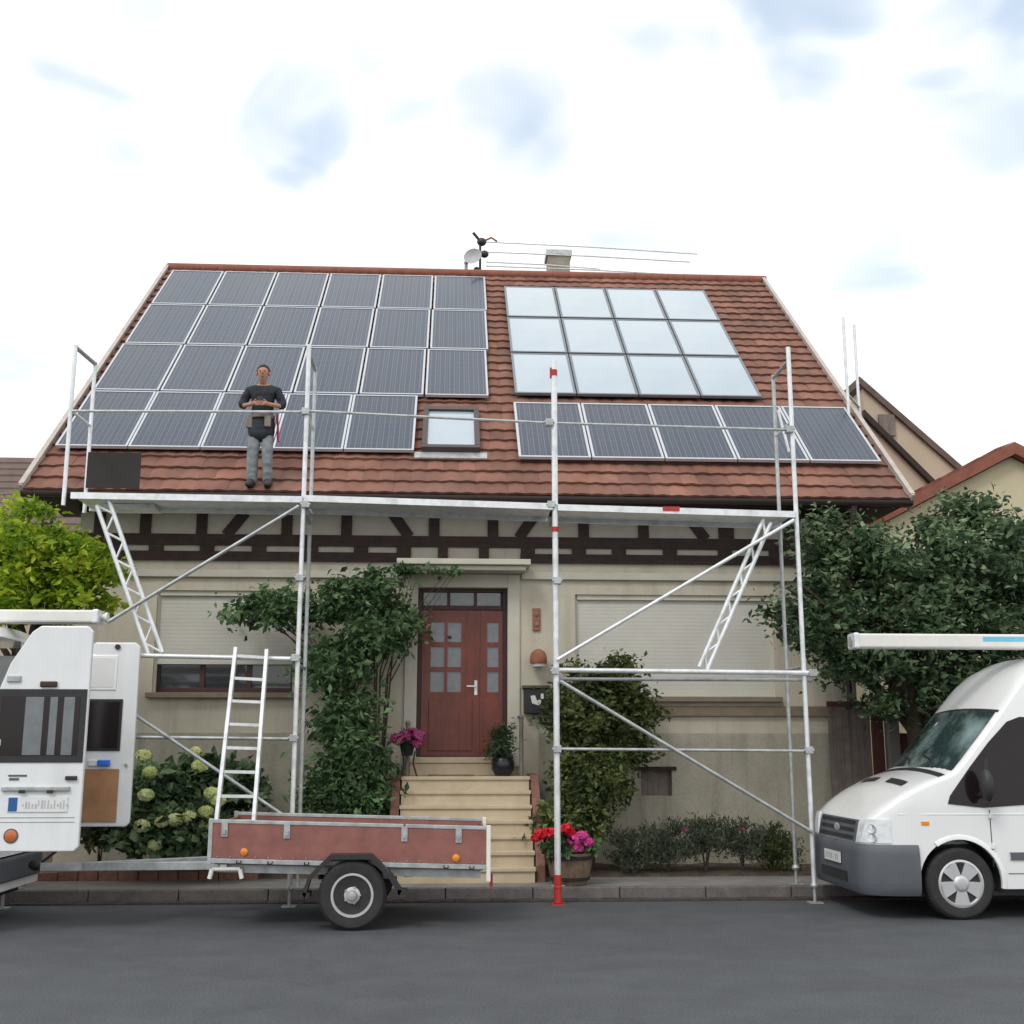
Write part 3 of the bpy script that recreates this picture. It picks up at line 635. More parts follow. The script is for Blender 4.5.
def lattice(a, b, wd, Y, name='lattice_strut'):
    A = pt(*a, Y); B = pt(*b, Y); d = norm(B-A); sd_ = Vector((d.z, 0, -d.x))*wd/2; g = MB(); n = max(4, int((B-A).length/.17))
    g.tube(A-sd_, B-sd_, .026); g.tube(A+sd_, B+sd_, .026)
    for i in range(n):
        p = A+(B-A)*(i/n); q = A+(B-A)*((i+1)/n); g.tube(p-sd_*(1 if i % 2 else -1), q+sd_*(1 if i % 2 else -1), .014, 6)
    g.build(name, 'aluminium', sc, smooth=40)
lattice((103, 503), (156, 655), .15, SF+.03); lattice((767, 521), (703, 669), .10, SF+.03)
# couplers
def coupler(x, y, Y=SF):
    A = pt(x, y, Y) if x > 0 else Vector((-x, Y, y)); g = MB(); g.box(A.x-.045, A.x+.045, Y-.06, Y+.045, A.z-.04, A.z+.04); g.tube((A.x-.06, Y-.045, A.z), (A.x+.06, Y-.045, A.z), .016); g.build('coupler', 'galvanised', sc, bevel=.008)
for q in ((306, 412), (549, 423), (789, 430), (306, 505), (551, 505), (296, 658), (555, 671), (557, 581), (812, 673), (294, 738), (557, 749), (808, 750), (300, 578)): coupler(*q)
# frame heads above the deck
for X in (XL, XR):
    MB().tube((X, SF, 5.59), (X, SR, 5.59), .018).build('end_bar', 'aluminium', sc); MB().tube((X, SF, 6.36), (X, SR, 6.36), .022).build('end_bar', 'galvanised', sc)
# gable scaffold
gs = thing('gable_scaffold', 'pale scaffold frame rising behind the right roof edge', 'scaffold', (6.9, 18, .1))
for X, Y, zt in ((at(843, 317, 17.5).x, 17.5, at(843, 317, 17.5).z), (at(854, 325, 18.2).x, 18.2, at(854, 325, 18.2).z)):
    MB().tube((X+.0, Y, .1), (X, Y, zt), .024).build('upright', 'aluminium', gs, smooth=40)
X1, X2 = at(843, 317, 17.5).x, at(854, 325, 18.2).x
for zz in (2.1, 4.1, 6.1, 7.2): MB().tube((X1, 17.5, zz), (X2, 18.2, zz), .02).build('transom', 'galvanised', gs)

# ------------------------------------------------------------------ ladder
ld = thing('ladder', 'aluminium ladder standing in the trailer and leaning on the scaffold', 'ladder', (-2.22, 12.9, .62))
A0, A1, B0, B1 = Vector((-2.44, 12.86, .60)), Vector((-2.04, 12.86, .60)), at(236, 648, 13.43), at(267, 650, 13.43)
for a, b in ((A0, B0), (A1, B1)): MB().beam(a, b, .04, .08, up=(0, 1, .3)).build('side_rail', 'aluminium', ld, bevel=.004)
for i in range(9):
    t = (i+.35)/8.7; MB().beam(A0.lerp(B0, t), A1.lerp(B1, t), .032, .032).build('rung', 'aluminium', ld)

# ------------------------------------------------------------------ wheels
def wheel(root, X, Y, Z, r, wdt, rim_r, face=-1, style='van'):
    """face -1: outer side towards -Y"""
    f = face; ty = MB(); a = (0, f, 0)
    ty.lathe((X, Y, Z), a, [(rim_r, -wdt/2), (r-.03, -wdt/2), (r-.006, -wdt/2+.025), (r, -wdt/4), (r, wdt/4), (r-.006, wdt/2-.025), (r-.03, wdt/2-.003), (rim_r+.02, wdt/2), (rim_r, wdt/2-.01)], 48)
    for k in range(60):  # tread blocks
        t = 2*math.pi*k/60; p = Vector((X+(r+.001)*c_(t), Y, Z+(r+.001)*s_(t))); d = Vector((-s_(t), 0, c_(t))); ty.beam(p-Vector((0, wdt*.33, 0)), p+Vector((0, wdt*.33, 0)), .012, .006, up=(c_(t), 0, s_(t)))
    wh = ty.build('wheel', 'tyre', root, smooth=35)
    rm = MB(); o = wdt/2
    if style == 'van':
        rm.lathe((X, Y, Z), a, [(rim_r+.008, o-.03), (rim_r+.01, o-.002), (rim_r-.01, o+.004), (rim_r-.025, o-.012), (rim_r-.03, o-.03)], 48)
        rm.lathe((X, Y, Z), a, [(.075, o-.04), (.08, o+.004), (.06, o+.02), (.05, o+.022)], 24)
        for k in range(5):
            t = 2*math.pi*(k+.5)/5+.3; c0 = Vector((c_(t), 0, s_(t))); sdv = Vector((-s_(t), 0, c_(t)))
            P0 = Vector((X, Y+f*(o+.004), Z))
            rm.prism([P0+c0*.06-sdv*.045, P0+c0*.06+sdv*.045, P0+c0*(rim_r-.02)+sdv*.082, P0+c0*(rim_r-.02)-sdv*.082], (0, -f*.03, 0))
        rm.build('rim', 'rim_silver', wh, smooth=30)
    else:
        rm.lathe((X, Y, Z), a, [(rim_r+.006, o-.03), (rim_r+.008, o+.002), (rim_r-.012, o+.002), (rim_r-.03, o-.035), (rim_r-.07, o-.05), (.085, o-.03), (.075, o-.005), (.06, o-.002)], 40)
        rm.build('rim', 'rim_silver', wh, smooth=30)
        hb = MB(); hb.lathe((X, Y, Z), a, [(.05, o-.01), (.05, o+.02), (.042, o+.045), (.02, o+.05)], 20)
        for k in range(5):
            t = 2*math.pi*k/5; hb.lathe((X+.1*c_(t)*.75, Y, Z+.1*s_(t)*.75), a, [(.011, o-.02), (.011, o+.012), (.006, o+.016)], 6)
        hb.build('hub', 'galvanised', wh, smooth=30)
        hs = MB()
        for k in range(8):
            t = 2*math.pi*(k+.5)/8; hs.lathe((X+.118*c_(t), Y, Z+.118*s_(t)), a, [(.017, o-.05), (.017, o-.041)], 8)
        hs.build('rim_hole', 'black_plastic', wh)
    dk = MB(); dk.lathe((X, Y, Z), a, [(rim_r, o-.07), (rim_r, o-.055)], 32); dk.build('hub_disc', 'dark_iron' if style == 'van' else 'galvanised', wh)
    return wh

# ------------------------------------------------------------------ trailer
tr = thing('car_trailer', 'flat car trailer with reddish-brown board sides parked at the kerb', 'trailer', (-.95, 11.9, 0))
TY0, TY1 = 11.88, 13.28
def tz(X, z): return z - (X+2.3)*.028      # bed slopes down to the rear
def tbox(mb, x0, x1, y0, y1, z0, z1):
    vs = [(x, y, tz(x, z)) for z in (z0, z1) for y in (y0, y1) for x in (x0, x1)]
    return mb.add(vs, [(0,2,3,1), (4,5,7,6), (0,1,5,4), (2,6,7,3), (0,4,6,2), (1,3,7,5)])
TX0, TX1 = -2.27, .39
for (y0, y1) in ((TY0, TY0+.025), (TY1-.025, TY1)):
    b = MB(); tbox(b, TX0, TX1, y0, y1, .66, .985); sdp = b.build('side_board', 'trailer_board', tr)
    e = MB(); tbox(e, TX0, -.42, y0-.006, y1+.006, .987, 1.022); tbox(e, -.40, TX1, y0-.006, y1+.006, .987, 1.022); tbox(e, TX0, TX1, y0-.006, y1+.006, .612, .657); e.build('edge_rail', 'galvanised', sdp, bevel=.004)
for (x0, x1) in ((TX0+.001, TX0+.026), (TX1-.026, TX1-.001)):
    b = MB(); tbox(b, x0, x1, TY0+.027, TY1-.027, .66, .975); b.build('end_board', 'trailer_board', tr)
b = MB(); tbox(b, TX0+.03, TX1-.03, TY0+.03, TY1-.03, .60, .655); b.build('bed', 'fence_wood', tr)
for x0 in (TX0-.035, TX1+.003):
    for y0 in (TY0-.01, TY1-.03):
        b = MB(); tbox(b, x0, x0+.04, y0, y0+.04, .50 if x0 > 0 else .60, 1.03); b.build('corner_post', 'cream_paint' if x0 > 0 else 'galvanised', tr, bevel=.004)
b = MB(); tbox(b, TX0+.05, TX1-.05, TY0+.1, TY0+.16, .52, .598); tbox(b, TX0+.05, TX1-.05, TY1-.16, TY1-.1, .52, .598); b.tube((-.88, TY0-.03, .33), (-.88, TY1+.03, .33), .03); b.box(-1.15, -.62, TY0+.1, TY0+.16, .33, .55); b.box(-1.15, -.62, TY1-.16, TY1-.1, .33, .55); b.build('chassis', 'galvanised', tr)
b = MB(); b.beam((TX0+.2, 12.2, .56), (-3.72, 12.58, .52), .06, .08); b.beam((TX0+.2, 12.95, .56), (-3.72, 12.58, .52), .06, .08); b.beam((-3.55, 12.58, .52), (-4.1, 12.58, .52), .08, .08); b.build('drawbar', 'galvanised', tr, bevel=.005)
b = MB(); b.ball((-4.15, 12.58, .54), (.08, .06, .06)); b.tube((-4.1, 12.58, .56), (-3.95, 12.58, .68), .014); b.build('coupling', 'dark_iron', tr, smooth=50)
WX, WZ, WR = -.89, .325, .322
for yw, f in ((TY0-.10, -1), (TY1+.10, 1)): wheel(tr, WX, yw, WZ, WR, .165, .195, f, 'trailer')
for yw in (TY0-.20, TY1+.012):
    mg = MB(); pts = [(-.50+.02, .30), (-.42, .33), (-.33, .43), (-.16, .47), (.16, .47), (.33, .43-.03), (.45, .22), (.55, .10)]
    outl = [(-.47, .02), (-.42, .18), (-.22, .375), (.17, .375), (.37, .19), (.47, .04)]
    A = []; B = []
    for (dx, dz) in outl:
        A.append((WX+dx, WZ+dz)); B.append((WX+dx*.94, WZ+dz-.015))
    mg.grid([[(a[0], yw, a[1]) for a in A], [(a[0], yw+.19, a[1]) for a in A]]); mg.grid([[(a[0], yw, a[1]) for a in B], [(a[0], yw+.19, a[1]) for a in B]])
    mg.grid([[(a[0], yw, a[1]) for a in A], [(a[0]*.95+WX*.05, yw+.0, a[1]-.045) for a in A]])
    mg.box(WX-.49, WX-.40, yw, yw+.19, WZ-.02, WZ+.03); mg.box(WX+.43, WX+.52, yw, yw+.19, WZ, WZ+.05)
    mg.build('mudguard', 'black_plastic', tr)
for px in (244, 456):
    A = at(px, 852 if px < 300 else 858, TY0-.01); MB().lathe((A.x, TY0-.0005, A.z), (0, -1, 0), [(.036, 0), (.036, .012), (.024, .018)], 14).build('reflector', 'amber', tr, smooth=40)
b = MB(); 
A = at(212, 869, TY0+.05); Bq = at(240, 869, TY0+.05)
b.tube((A.x, TY0+.05, A.z), (Bq.x, TY0+.05, A.z), .022); b.tube((A.x, TY0+.05, A.z), (A.x-.02, TY0+.05, A.z-.09), .022); b.tube((Bq.x, TY0+.05, A.z), (Bq.x+.02, TY0+.05, A.z-.09), .022); b.box(A.x+.08, A.x+.14, TY0+.03, TY0+.07, A.z, .63); b.build('support_bracket', 'cream_paint', tr, smooth=40)
for X in (TX0+.12, -1.55, -.41, .12):
    b = MB(); tbox(b, X-.03, X+.03, TY0-.012, TY0-.007, .86, 1.0); tbox(b, X-.012, X+.012, TY0-.03, TY0-.0125, .89, .93); b.build('latch', 'galvanised', tr)
for X in (-2.0, -1.7, -1.35, .0, .25):
    b = MB(); b.path([(X-.02, TY0-.01, tz(X, .64)), (X-.02, TY0-.035, tz(X, .62)), (X+.02, TY0-.035, tz(X, .62)), (X+.02, TY0-.01, tz(X, .64))], .006, 6); b.build('rope_hook', 'dark_iron', tr)
rv = MB()
for i in range(22):
    X = TX0+.06+i*.122
    if abs(X-WX) > .5 or True: rv.lathe((X, TY0-.0065, tz(X, .675)), (0, -1, 0), [(.007, 0), (.005, .004)], 6)
rv.build('rivet_row', 'galvanised', tr)
b = MB(); tbox(b, TX1+.046, TX1+.07, TY0+.1, TY0+.34, .44, .56); b.build('tail_light', 'red_paint', tr)

# ------------------------------------------------------------------ vans
def make_van(label, X0, Yn, side_open, roofz, rear_cut):
    """nose towards -X; local x from the front bumper, Yn = near side plane"""
    HW = .95; YC = Yn+HW; LEN = 5.35
    van = thing('delivery_van', label, 'van', (X0+2.6, YC, 0))
    prof = [(0, .70), (.02, .80), (.055, .95), (.10, 1.0), (.2, 1.09), (.4, 1.235), (.6, 1.34), (.8, 1.41), (.92, 1.45), (1.0, 1.53), (1.12, 1.67), (1.28, 1.85), (1.41, 2.0), (1.47, 2.07), (1.56, 2.18), (1.73, 2.38), (1.9, 2.53), (2.12, 2.64), (2.5, roofz-.012), (3, roofz), (5.1, roofz), (5.25, roofz-.03), (5.33, roofz-.12), (5.35, roofz-.25)]
    def pz(x):
        x = max(x, 0)
        for i in range(len(prof)-1):
            if x <= prof[i+1][0]:
                t = (x-prof[i][0])/(prof[i+1][0]-prof[i][0]); return prof[i][1]+t*(prof[i+1][1]-prof[i][1])
        return prof[-1][1]
    wp = [(0, .72), (.03, .79), (.08, .85), (.16, .895), (.3, .93), (.5, .945), (.8, .95), (5.2, .95), (5.35, .935)]
    def pw(x):
        x = max(x, 0)
        for i in range(len(wp)-1):
            if x <= wp[i+1][0]:
                t = (x-wp[i][0])/(wp[i+1][0]-wp[i][0]); return wp[i][1]+t*(wp[i+1][1]-wp[i][1])
        return wp[-1][1]
    def sw(x, z):   # half width at height z (barrel + tumblehome)
        wv = pw(x); t = max(0, z-1.15)
        wv -= .055*t + .045*max(0, z-1.9)**1.5*2
        return wv - .03*max(0, .55-z)
    def topz(x, yn):
        swp = (.06 if x > .6 else .06*max(0, x-.1)/.5)*(yn**2)
        return pz(x-swp) if x < 2.6 else pz(x)-.0
    zb = .30
    stx = sorted({0, .02, .055, .1, .16, .23, .3, .4, .5, .6, .7, .8, .9, 1.0, 1.1, 1.2, 1.3, 1.4, 1.5, 1.6, 1.7, 1.8, 1.9, 2.0, 2.12, 2.25, 2.4, 2.6, 3, 3.5, 4, 4.5, 5.1, 5.25, 5.33, 5.35})
    rows = []
    for x in stx:
        half = []
        edge = topz(x, 1.0); r = .10 if x > 2.2 else .045
        zside = max(edge-r, zb+.1)
        for k in range(11):
            z = zb+(zside-zb)*k/10; half.append((sw(x, z), z))
        ws = sw(x, zside)
        for k, a in enumerate((20, 45, 70)):
            half.append((ws-r*(1-c_(R(a))), zside+r*s_(R(a))))
        wt = ws-r
        for k in range(1, 9):
            yn = 1-k/8; crown = .035*(1-yn**2) if x > .3 else .01
            half.append((wt*yn, topz(x, yn)+crown*(1 if x > .1 else 0)))
        full = [(X0+x, YC-a, z) for a, z in half] + [(X0+x, YC+a, z) for a, z in half[:-1][::-1]]
        rows.append(full)
    mb = MB(); mb.grid(rows, True); n = len(rows[0]); tot = len(rows)
    mb.f.append(tuple(range(n-1, -1, -1))); mb.f.append(tuple(range((tot-1)*n, tot*n)))
    body = mb.build('body', 'van_white', van, smooth=None)
    AX = (.96, 4.2); WRD = .352; cuts = []
    for ax in AX:
        for sgn in (-1, 1):
            ct = MB(); ct.lathe((X0+ax, YC+sgn*.66, .37), (0, sgn, 0), [(.425, 0), (.425, .5)], 40); cuts.append(ct.build('cutter', 'black_plastic', van))
    if rear_cut:
        ct = MB(); ct.box(X0+2.4, X0+5.6, YC-.80, YC+.80, .62, roofz-.12); cuts.append(ct.build('cutter', 'van_inside', van))
    for ct in cuts:
        m = body.modifiers.new('cut', 'BOOLEAN'); m.operation = 'DIFFERENCE'; m.object = ct; m.solver = 'EXACT'
    bake(body)
    for ct in cuts: bpy.data.objects.remove(ct)
    me = body.data; me.polygons.foreach_set('use_smooth', [True]*len(me.polygons)); me.set_sharp_from_angle(angle=R(32))
    # wheels and arch liners
    for ax in AX:
        for sgn in (-1, 1):
            wheel(van, X0+ax, YC+sgn*(HW-.125), WRD, WRD, .215, .225, sgn, 'van')
            ln = MB(); q = 24; ln.grid([[(X0+ax+.418*c_(math.pi*i/q*1.16-.25), yy, .37+.418*s_(math.pi*i/q*1.16-.25)) for i in range(q+1)] for yy in (YC+sgn*.67, YC+sgn*(HW-.006))])
            ln.box(X0+ax-.41, X0+ax+.41, YC+sgn*.665-.003, YC+sgn*.665+.003, .3, .72); ln.build('wheel_arch', 'black_plastic', van, smooth=40)
            tr_ = MB(); tr_.grid([[(X0+ax+rr*c_(math.pi*i/q*1.1-.15), YC+sgn*(sw(ax, .5)+oo), .37+rr*s_(math.pi*i/q*1.1-.15)) for i in range(q+1) if not (ax < 2 and .37+.455*s_(math.pi*i/q*1.1-.15) < .72 and i > q/2)] for rr, oo in ((.415, -.02), (.418, .012), (.455, .012), (.475, -.004))]); tr_.build('arch_lip', 'van_white', van, smooth=50)
    MB().box(X0+.5, X0+5.2, YC-.8, YC+.8, .22, .34).build('underbody', 'black_plastic', van)
    # perimeter patches around the nose (u<0: front face, u>=0: distance along the side)
    def peri(sgn, u, z, off):
        x = max(u, 0); xn = 0
        for i in range(len(prof)-1):
            if z > prof[i][1] and x < prof[i+1][0]+.001: 
                if z <= prof[i+1][1]: xn = prof[i][0]+(z-prof[i][1])/(prof[i+1][1]-prof[i][1])*(prof[i+1][0]-prof[i][0]); break
        if u < 0: return (X0+xn-off, YC+sgn*(pw(xn)+u), z)
        xx = max(x, xn); o = off
        nx = max(0, 1-xx/.25)
        return (X0+xx-off*nx, YC+sgn*(sw(xx, z)+off*(1-nx*.6)), z)
    def patch(name, m, sgn, us, zs, off, par=van, smooth=40, thick=.02):
        p = MB(); nu = len(us)
        p.grid([[peri(sgn, u, z, off) for u in us] for z in zs])
        p.grid([[peri(sgn, us[0], z, o) for z in zs] for o in (off, -.01)]); p.grid([[peri(sgn, us[-1], z, o) for z in zs] for o in (off, -.01)])
        p.grid([[peri(sgn, u, zs[0], o) for u in us] for o in (off, -.01)]); p.grid([[peri(sgn, u, zs[-1], o) for u in us] for o in (off, -.01)])
        return p.build(name, m, par, smooth=smooth, fix=False)
    US = [-.72, -.5, -.3, -.15, -.06, 0, .02, .04, .08, .12, .16, .22, .3, .4, .5, .535]
    bp = MB()
    zsb = [.235, .27, .33, .40, .48, .56, .64, .70, .735]
    offs = [.0, .02, .032, .036, .036, .034, .03, .026, .004]
    for sgn in (-1, 1):
        bp.grid([[peri(sgn, u, max(z, .30) if False else z, o) for u in US] for z, o in zip(zsb, offs)])
    bump = bp.build('front_bumper', 'bumper_grey', van, smooth=50, fix=False)
    lo = MB(); lo.box(X0-.045, X0-.037, YC-.42, YC+.42, .33, .43); lo.build('air_intake', 'black_plastic', bump)
    MB().box(X0-.056, X0-.046, YC-.26, YC+.26, .50, .61).build('number_plate', 'plate_white', bump)
    for k in range(7): 
        if k not in (2,): MB().box(X0-.058, X0-.0565, YC-.20+k*.062, YC-.20+k*.062+.035, .525, .585).build('plate_mark', 'plate_text', bump)
    # grille
    gb = MB(); 
    zz = [.745, .80, .86, .92, .965]
    def fx(z): return peri(1, -.3, z, 0)[0]
    gb.grid([[(fx(z)-.012, YC+y, z) for y in (-.60, -.3, 0, .3, .60)] for z in zz]); gb.grid([[(fx(z)-.012+o, YC-.60, z) for z in zz] for o in (0, .03)]); gb.grid([[(fx(z)-.012+o, YC+.60, z) for z in zz] for o in (0, .03)])
    gr = gb.build('grille', 'bumper_grey', van, smooth=40, fix=False)
    for z0_, z1_ in ((.76, .80), (.835, .875), (.91, .95)):
        s = MB(); s.grid([[(fx(z)-.0145, YC+y, z) for y in (-.54, 0, .54)] for z in (z0_, z1_)]); s.build('grille_slot', 'black_plastic', gr, fix=False)
    em = MB(); em.ball((fx(.86)-.018, YC, .86), (.008, .095, .042), 20, 8); em.build('badge', 'rim_silver', gr, smooth=60)
    for sgn in (-1, 1):
        h = patch('headlight', 'headlight', sgn, [-.11, -.05, 0, .02, .05, .10, .16, .22, .27], [.75, .80, .86, .92, .955, .985], .012)
        ci = MB(); pA = Vector(peri(sgn, .10, .89, .012)); pB = Vector(peri(sgn, .10, .80, .012)); nrm = Vector((-.75, sgn*.65, .1))
        for p_ in (pA, pB): ci.lathe(p_-nrm*.01, nrm, [(.045, 0), (.045, .018), (.036, .014), (.01, .010)], 18)
        ci.build('lamp_lens', 'rim_silver', h, smooth=50)
    # bonnet details
    bn = MB(); bn.box(X0+.76, X0+.82, YC-.55, YC-.02, pz(.80)+.03, pz(.80)+.045); 
    for a, b2 in ((-.62, -.16), (.16, .62)):
        bn2 = MB(); bn2.grid([[(X0+x, YC+y, topz(x, abs(y)/.95)+.035*(1-(y/.9)**2)+.010) for y in (a, (a+b2)/2, b2)] for x in (.52, .56, .60)]); bn2.build('bonnet_vent', 'black_plastic', van, fix=False)
    sc_ = MB(); sc_.grid([[(X0+x, YC+y*.86, topz(x, abs(y))+.035*(1-y*y)+.010) for y in [i/8-1 for i in range(17)]] for x in (.83, .90)]); sc_.build('scuttle', 'black_plastic', van, fix=False)
    # windscreen
    ws_ = MB(); xs = [.925, 1.0, 1.12, 1.28, 1.41, 1.465]
    def wpt(x, y, off):
        x2 = x+.06*y*y; wloc = (sw(x2, topz(x2, abs(y)))-.05)
        return (X0+x2-off*.6, YC+y*wloc, topz(x2, abs(y))+.035*(1-y*y)+off)
    ys = [i/9-1 for i in range(19)]
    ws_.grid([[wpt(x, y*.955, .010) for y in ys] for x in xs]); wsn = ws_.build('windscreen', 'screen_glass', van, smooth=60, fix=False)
    fr_ = MB(); fr_.grid([[wpt(x, y, .006) for y in ys] for x in (.915, .925)]); fr_.grid([[wpt(x, y, .006) for y in ys] for x in (1.465, 1.485)]); fr_.build('screen_seal', 'black_plastic', wsn, fix=False)
    for y in (-.55, .15):
        wi = MB(); wi.path([wpt(.93, y, .03), wpt(1.0, y+.2, .022), wpt(1.03, y+.5, .018)], .009, 6); wi.build('wiper', 'black_plastic', wsn)
    pp = MB(); pp.box(X0+1.12, X0+1.45, YC-.6, YC-.2, 1.40, 1.425)
    # side windows, seams, handle, mirror, trim (both sides)
    for sgn in (-1, 1):
        def sp(x, z, off): return (X0+x, YC+sgn*(sw(x, z)+off), z)
        def spoly(name, m, pts, off=.006, par=van):
            g = MB(); n = len(pts); g.add([sp(x, z, off) for x, z in pts]+[sp(x, z, -.01) for x, z in pts], [tuple(range(n))]+[(i, (i+1) % n, n+(i+1) % n, n+i) for i in range(n)]); return g.build(name, m, par, fix=False)
        sg = spoly('side_window', 'dark_glass', [(.87, 1.14), (1.25, 1.10), (2.28, 1.17), (2.28, 2.0), (1.72, 2.02), (1.58, 1.97), (1.36, 1.76), (1.13, 1.50), (.90, 1.22)], .008)
        spoly('pillar', 'black_plastic', [(1.28, 1.12), (1.33, 1.12), (1.33, 1.62), (1.28, 1.57)], .012, sg)
        dr_ = MB()
        for (a, b) in (((1.30, .52), (1.30, 1.08)), ((2.36, .45), (2.36, 2.06)), ((1.45, .45), (2.36, .45)), ((1.82, 2.06), (2.36, 2.06))):
            m_ = 8; pts = [Vector(sp(a[0]+(b[0]-a[0])*i/m_, a[1]+(b[1]-a[1])*i/m_, .001)) for i in range(m_+1)]; dr_.path(pts, .005, 4)
        dr_.build('door_seam', 'black_plastic', van)
        for hz in (.72, 1.02): 
            hg = MB(); hg.beam(sp(1.285, hz, .008), sp(1.32, hz, .008), .03, .05); hg.build('door_hinge', 'van_white', van, bevel=.004)
        hh = MB(); hh.beam(sp(2.08, 1.0, .02), sp(2.26, 1.0, .02), .025, .035); hh.build('door_handle', 'black_plastic', van, bevel=.006)
        for (a, b) in ((1.48, 2.33), (2.4, 3.7), (4.72, 5.3)):
            tm = MB(); tm.grid([[sp(a+(b-a)*i/6, z, o) for i in range(7)] for z, o in ((.58, -.002), (.585, .016), (.655, .016), (.66, -.002))]); tm.build('side_moulding', 'bumper_grey', van, fix=False)
        mi = MB(); P0 = Vector(sp(1.22, 1.22, .0)); o_ = Vector((0, sgn, 0))
        mi.path([P0, P0+o_*.09+Vector((-.01, 0, .01))], .03, 8); mi.ball(P0+o_*.17+Vector((0, 0, .10)), (.07, .09, .17), 14, 10); mi.build('wing_mirror', 'black_plastic', van, smooth=60)
        spoly('indicator', 'amber', [(.58, .93), (.66, .93), (.66, .965), (.58, .965)], .008)
        cr = MB(); cr.grid([[sp(x, z, o) for x in (.35, .7, 1.0, 1.5, 2.3)] for z, o in ((1.02, -.001), (1.035, .006), (1.05, -.001))])
        cr.build('shoulder_crease', 'van_white', van, smooth=70, fix=False)
    return van, YC, sw
mat('screen_glass', (.025,.045,.05), .05, var=0, coat=1)
# windscreen: noise mixes dark and pale blue-green patches into the glass colour
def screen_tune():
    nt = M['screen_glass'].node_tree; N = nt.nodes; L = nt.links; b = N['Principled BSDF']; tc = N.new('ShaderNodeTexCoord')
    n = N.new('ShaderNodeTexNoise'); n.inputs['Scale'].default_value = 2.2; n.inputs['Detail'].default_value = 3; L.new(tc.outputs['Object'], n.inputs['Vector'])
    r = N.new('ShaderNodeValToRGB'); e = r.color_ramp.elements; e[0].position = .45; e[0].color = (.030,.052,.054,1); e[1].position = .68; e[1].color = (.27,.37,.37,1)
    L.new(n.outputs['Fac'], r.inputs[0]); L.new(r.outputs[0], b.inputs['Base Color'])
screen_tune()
mat('dark_glass', (.014,.009,.010), .12, var=0, spec=.35)

v1, YC1, sw1 = make_van('white high-roof van facing left with grey bumper, its nose beside the scaffold on the right', 4.25, 12.07, False, 2.70, False)
# roof rack tube on right van
def rack(label_, X0, X1, Yc, z0, z1, barxs, roofz, van, capx):
    t = thing('roof_tube', label_, 'carrier', ((X0+X1)/2, Yc, z0))
    MB().box(X0, X1, Yc-.11, Yc+.11, z0, z1).build('tube_case', 'cream_paint', t, bevel=.02)
    MB().box(capx-.012, capx+.055, Yc-.12, Yc+.12, z0-.01, z1+.01).build('end_cap', 'aluminium', t, bevel=.02)
    for bx in barxs:
        b = MB(); b.box(bx-.02, bx+.02, van-.7, van+.7, z0-.045, z0-.003)
        for sg in (-.68, .68): b.box(bx-.03, bx+.03, van+sg-.02, van+sg+.02, roofz-.08, z0-.045)
        b.build('roof_bar', 'galvanised', t)
    return t
A = at(852, 645, 12.7)
rack('long white carrier tube lying on the roof bars of the right van', A.x, A.x+5.2, 12.7, 2.775, 2.93, (6.95, 8.6), 2.70, YC1, A.x)
MB().lathe((A.x-.012, 12.7, 2.85), (-1, 0, 0), [(.06, 0), (.06, .008), (.03, .012)], 16).build('cap_knob', 'galvanised', [o for o in bpy.data.objects if o.name == 'roof_tube'][0])
rt_ = [o for o in bpy.data.objects if o.name == 'roof_tube'][0]
MB().box(A.x+1.43, A.x+1.95, 12.587, 12.5895, 2.85, 2.90).build('blue_stripe', 'cyan_print', rt_)

LX0 = -4.40-5.35
v2, YC2, sw2 = make_van('white high-roof van with both rear doors swung open, at the left edge', LX0, 11.53, True, 2.90, True)
# rear doors
def rdoor(Yd, outer, lab):
    X0, X1, z0, z1 = -4.32, (-3.44 if outer else -3.45), (.75 if outer else .86), 2.86
    prof = [(X0, z0+.03), (X0+.02, z0), (X1-.04, z0), (X1, z0+.04), (X1, z1-.05), (X1-.05, z1), (X0+.38, z1), (X0+.30, z1-.06), (X0+.12, z1-.36), (X0+.03, z1-.62), (X0, 1.9)]
    g = MB(); g.prism([(x, Yd, z) for x, z in prof], (0, .055, 0)); d = g.build('rear_door', 'door_white', v2, bevel=.012); d['label'] = lab
    return d, X0, X1
Yd = 11.55
d1, X0, X1 = rdoor(Yd, True, 'nearer rear door open, outside with number plate facing the street')
def dbox(name, m, xa, xb, za, zb, y0, y1, par, bv=0): return MB().box(xa, xb, y0, y1, za, zb).build(name, m, par, bevel=bv)
P0 = at(5, 690, Yd); P1 = at(78, 762, Yd)
wn = dbox('window_seal', 'black_plastic', X0+.02, X1-.012, P1.z-.005, P0.z+.01, Yd-.012, Yd-.001, d1, .01)
dbox('pane', 'dark_glass', X0+.07, X1-.07, P1.z+.06, P0.z-.06, Yd-.0155, Yd-.0125, wn)
for xa_, xb_ in ((X0+.30, X0+.47), (X0+.53, X0+.60), (X0+.66, X0+.76)): dbox('pane_strip', 'door_glass', xa_, xb_, P1.z+.065, P0.z-.065, Yd-.0172, Yd-.016, wn)  # pale strips painted for body edges seen through the glass
a1 = at(47, 685, Yd); dbox('brake_light', 'door_dark', a1.x-.06, a1.x+.10, a1.z-.02, a1.z+.035, Yd-.03, Yd-.001, d1, .01)
a0 = at(3, 776, Yd); dbox('badge', 'bumper_grey', a0.x+.05, a0.x+.22, a0.z-.005, a0.z+.012, Yd-.006, Yd-.001, d1); dbox('badge', 'bumper_grey', a0.x+.06, a0.x+.15, a0.z-.04, a0.z-.018, Yd-.006, Yd-.001, d1)
a2 = at(8, 799, Yd); a3 = at(66, 812, Yd)
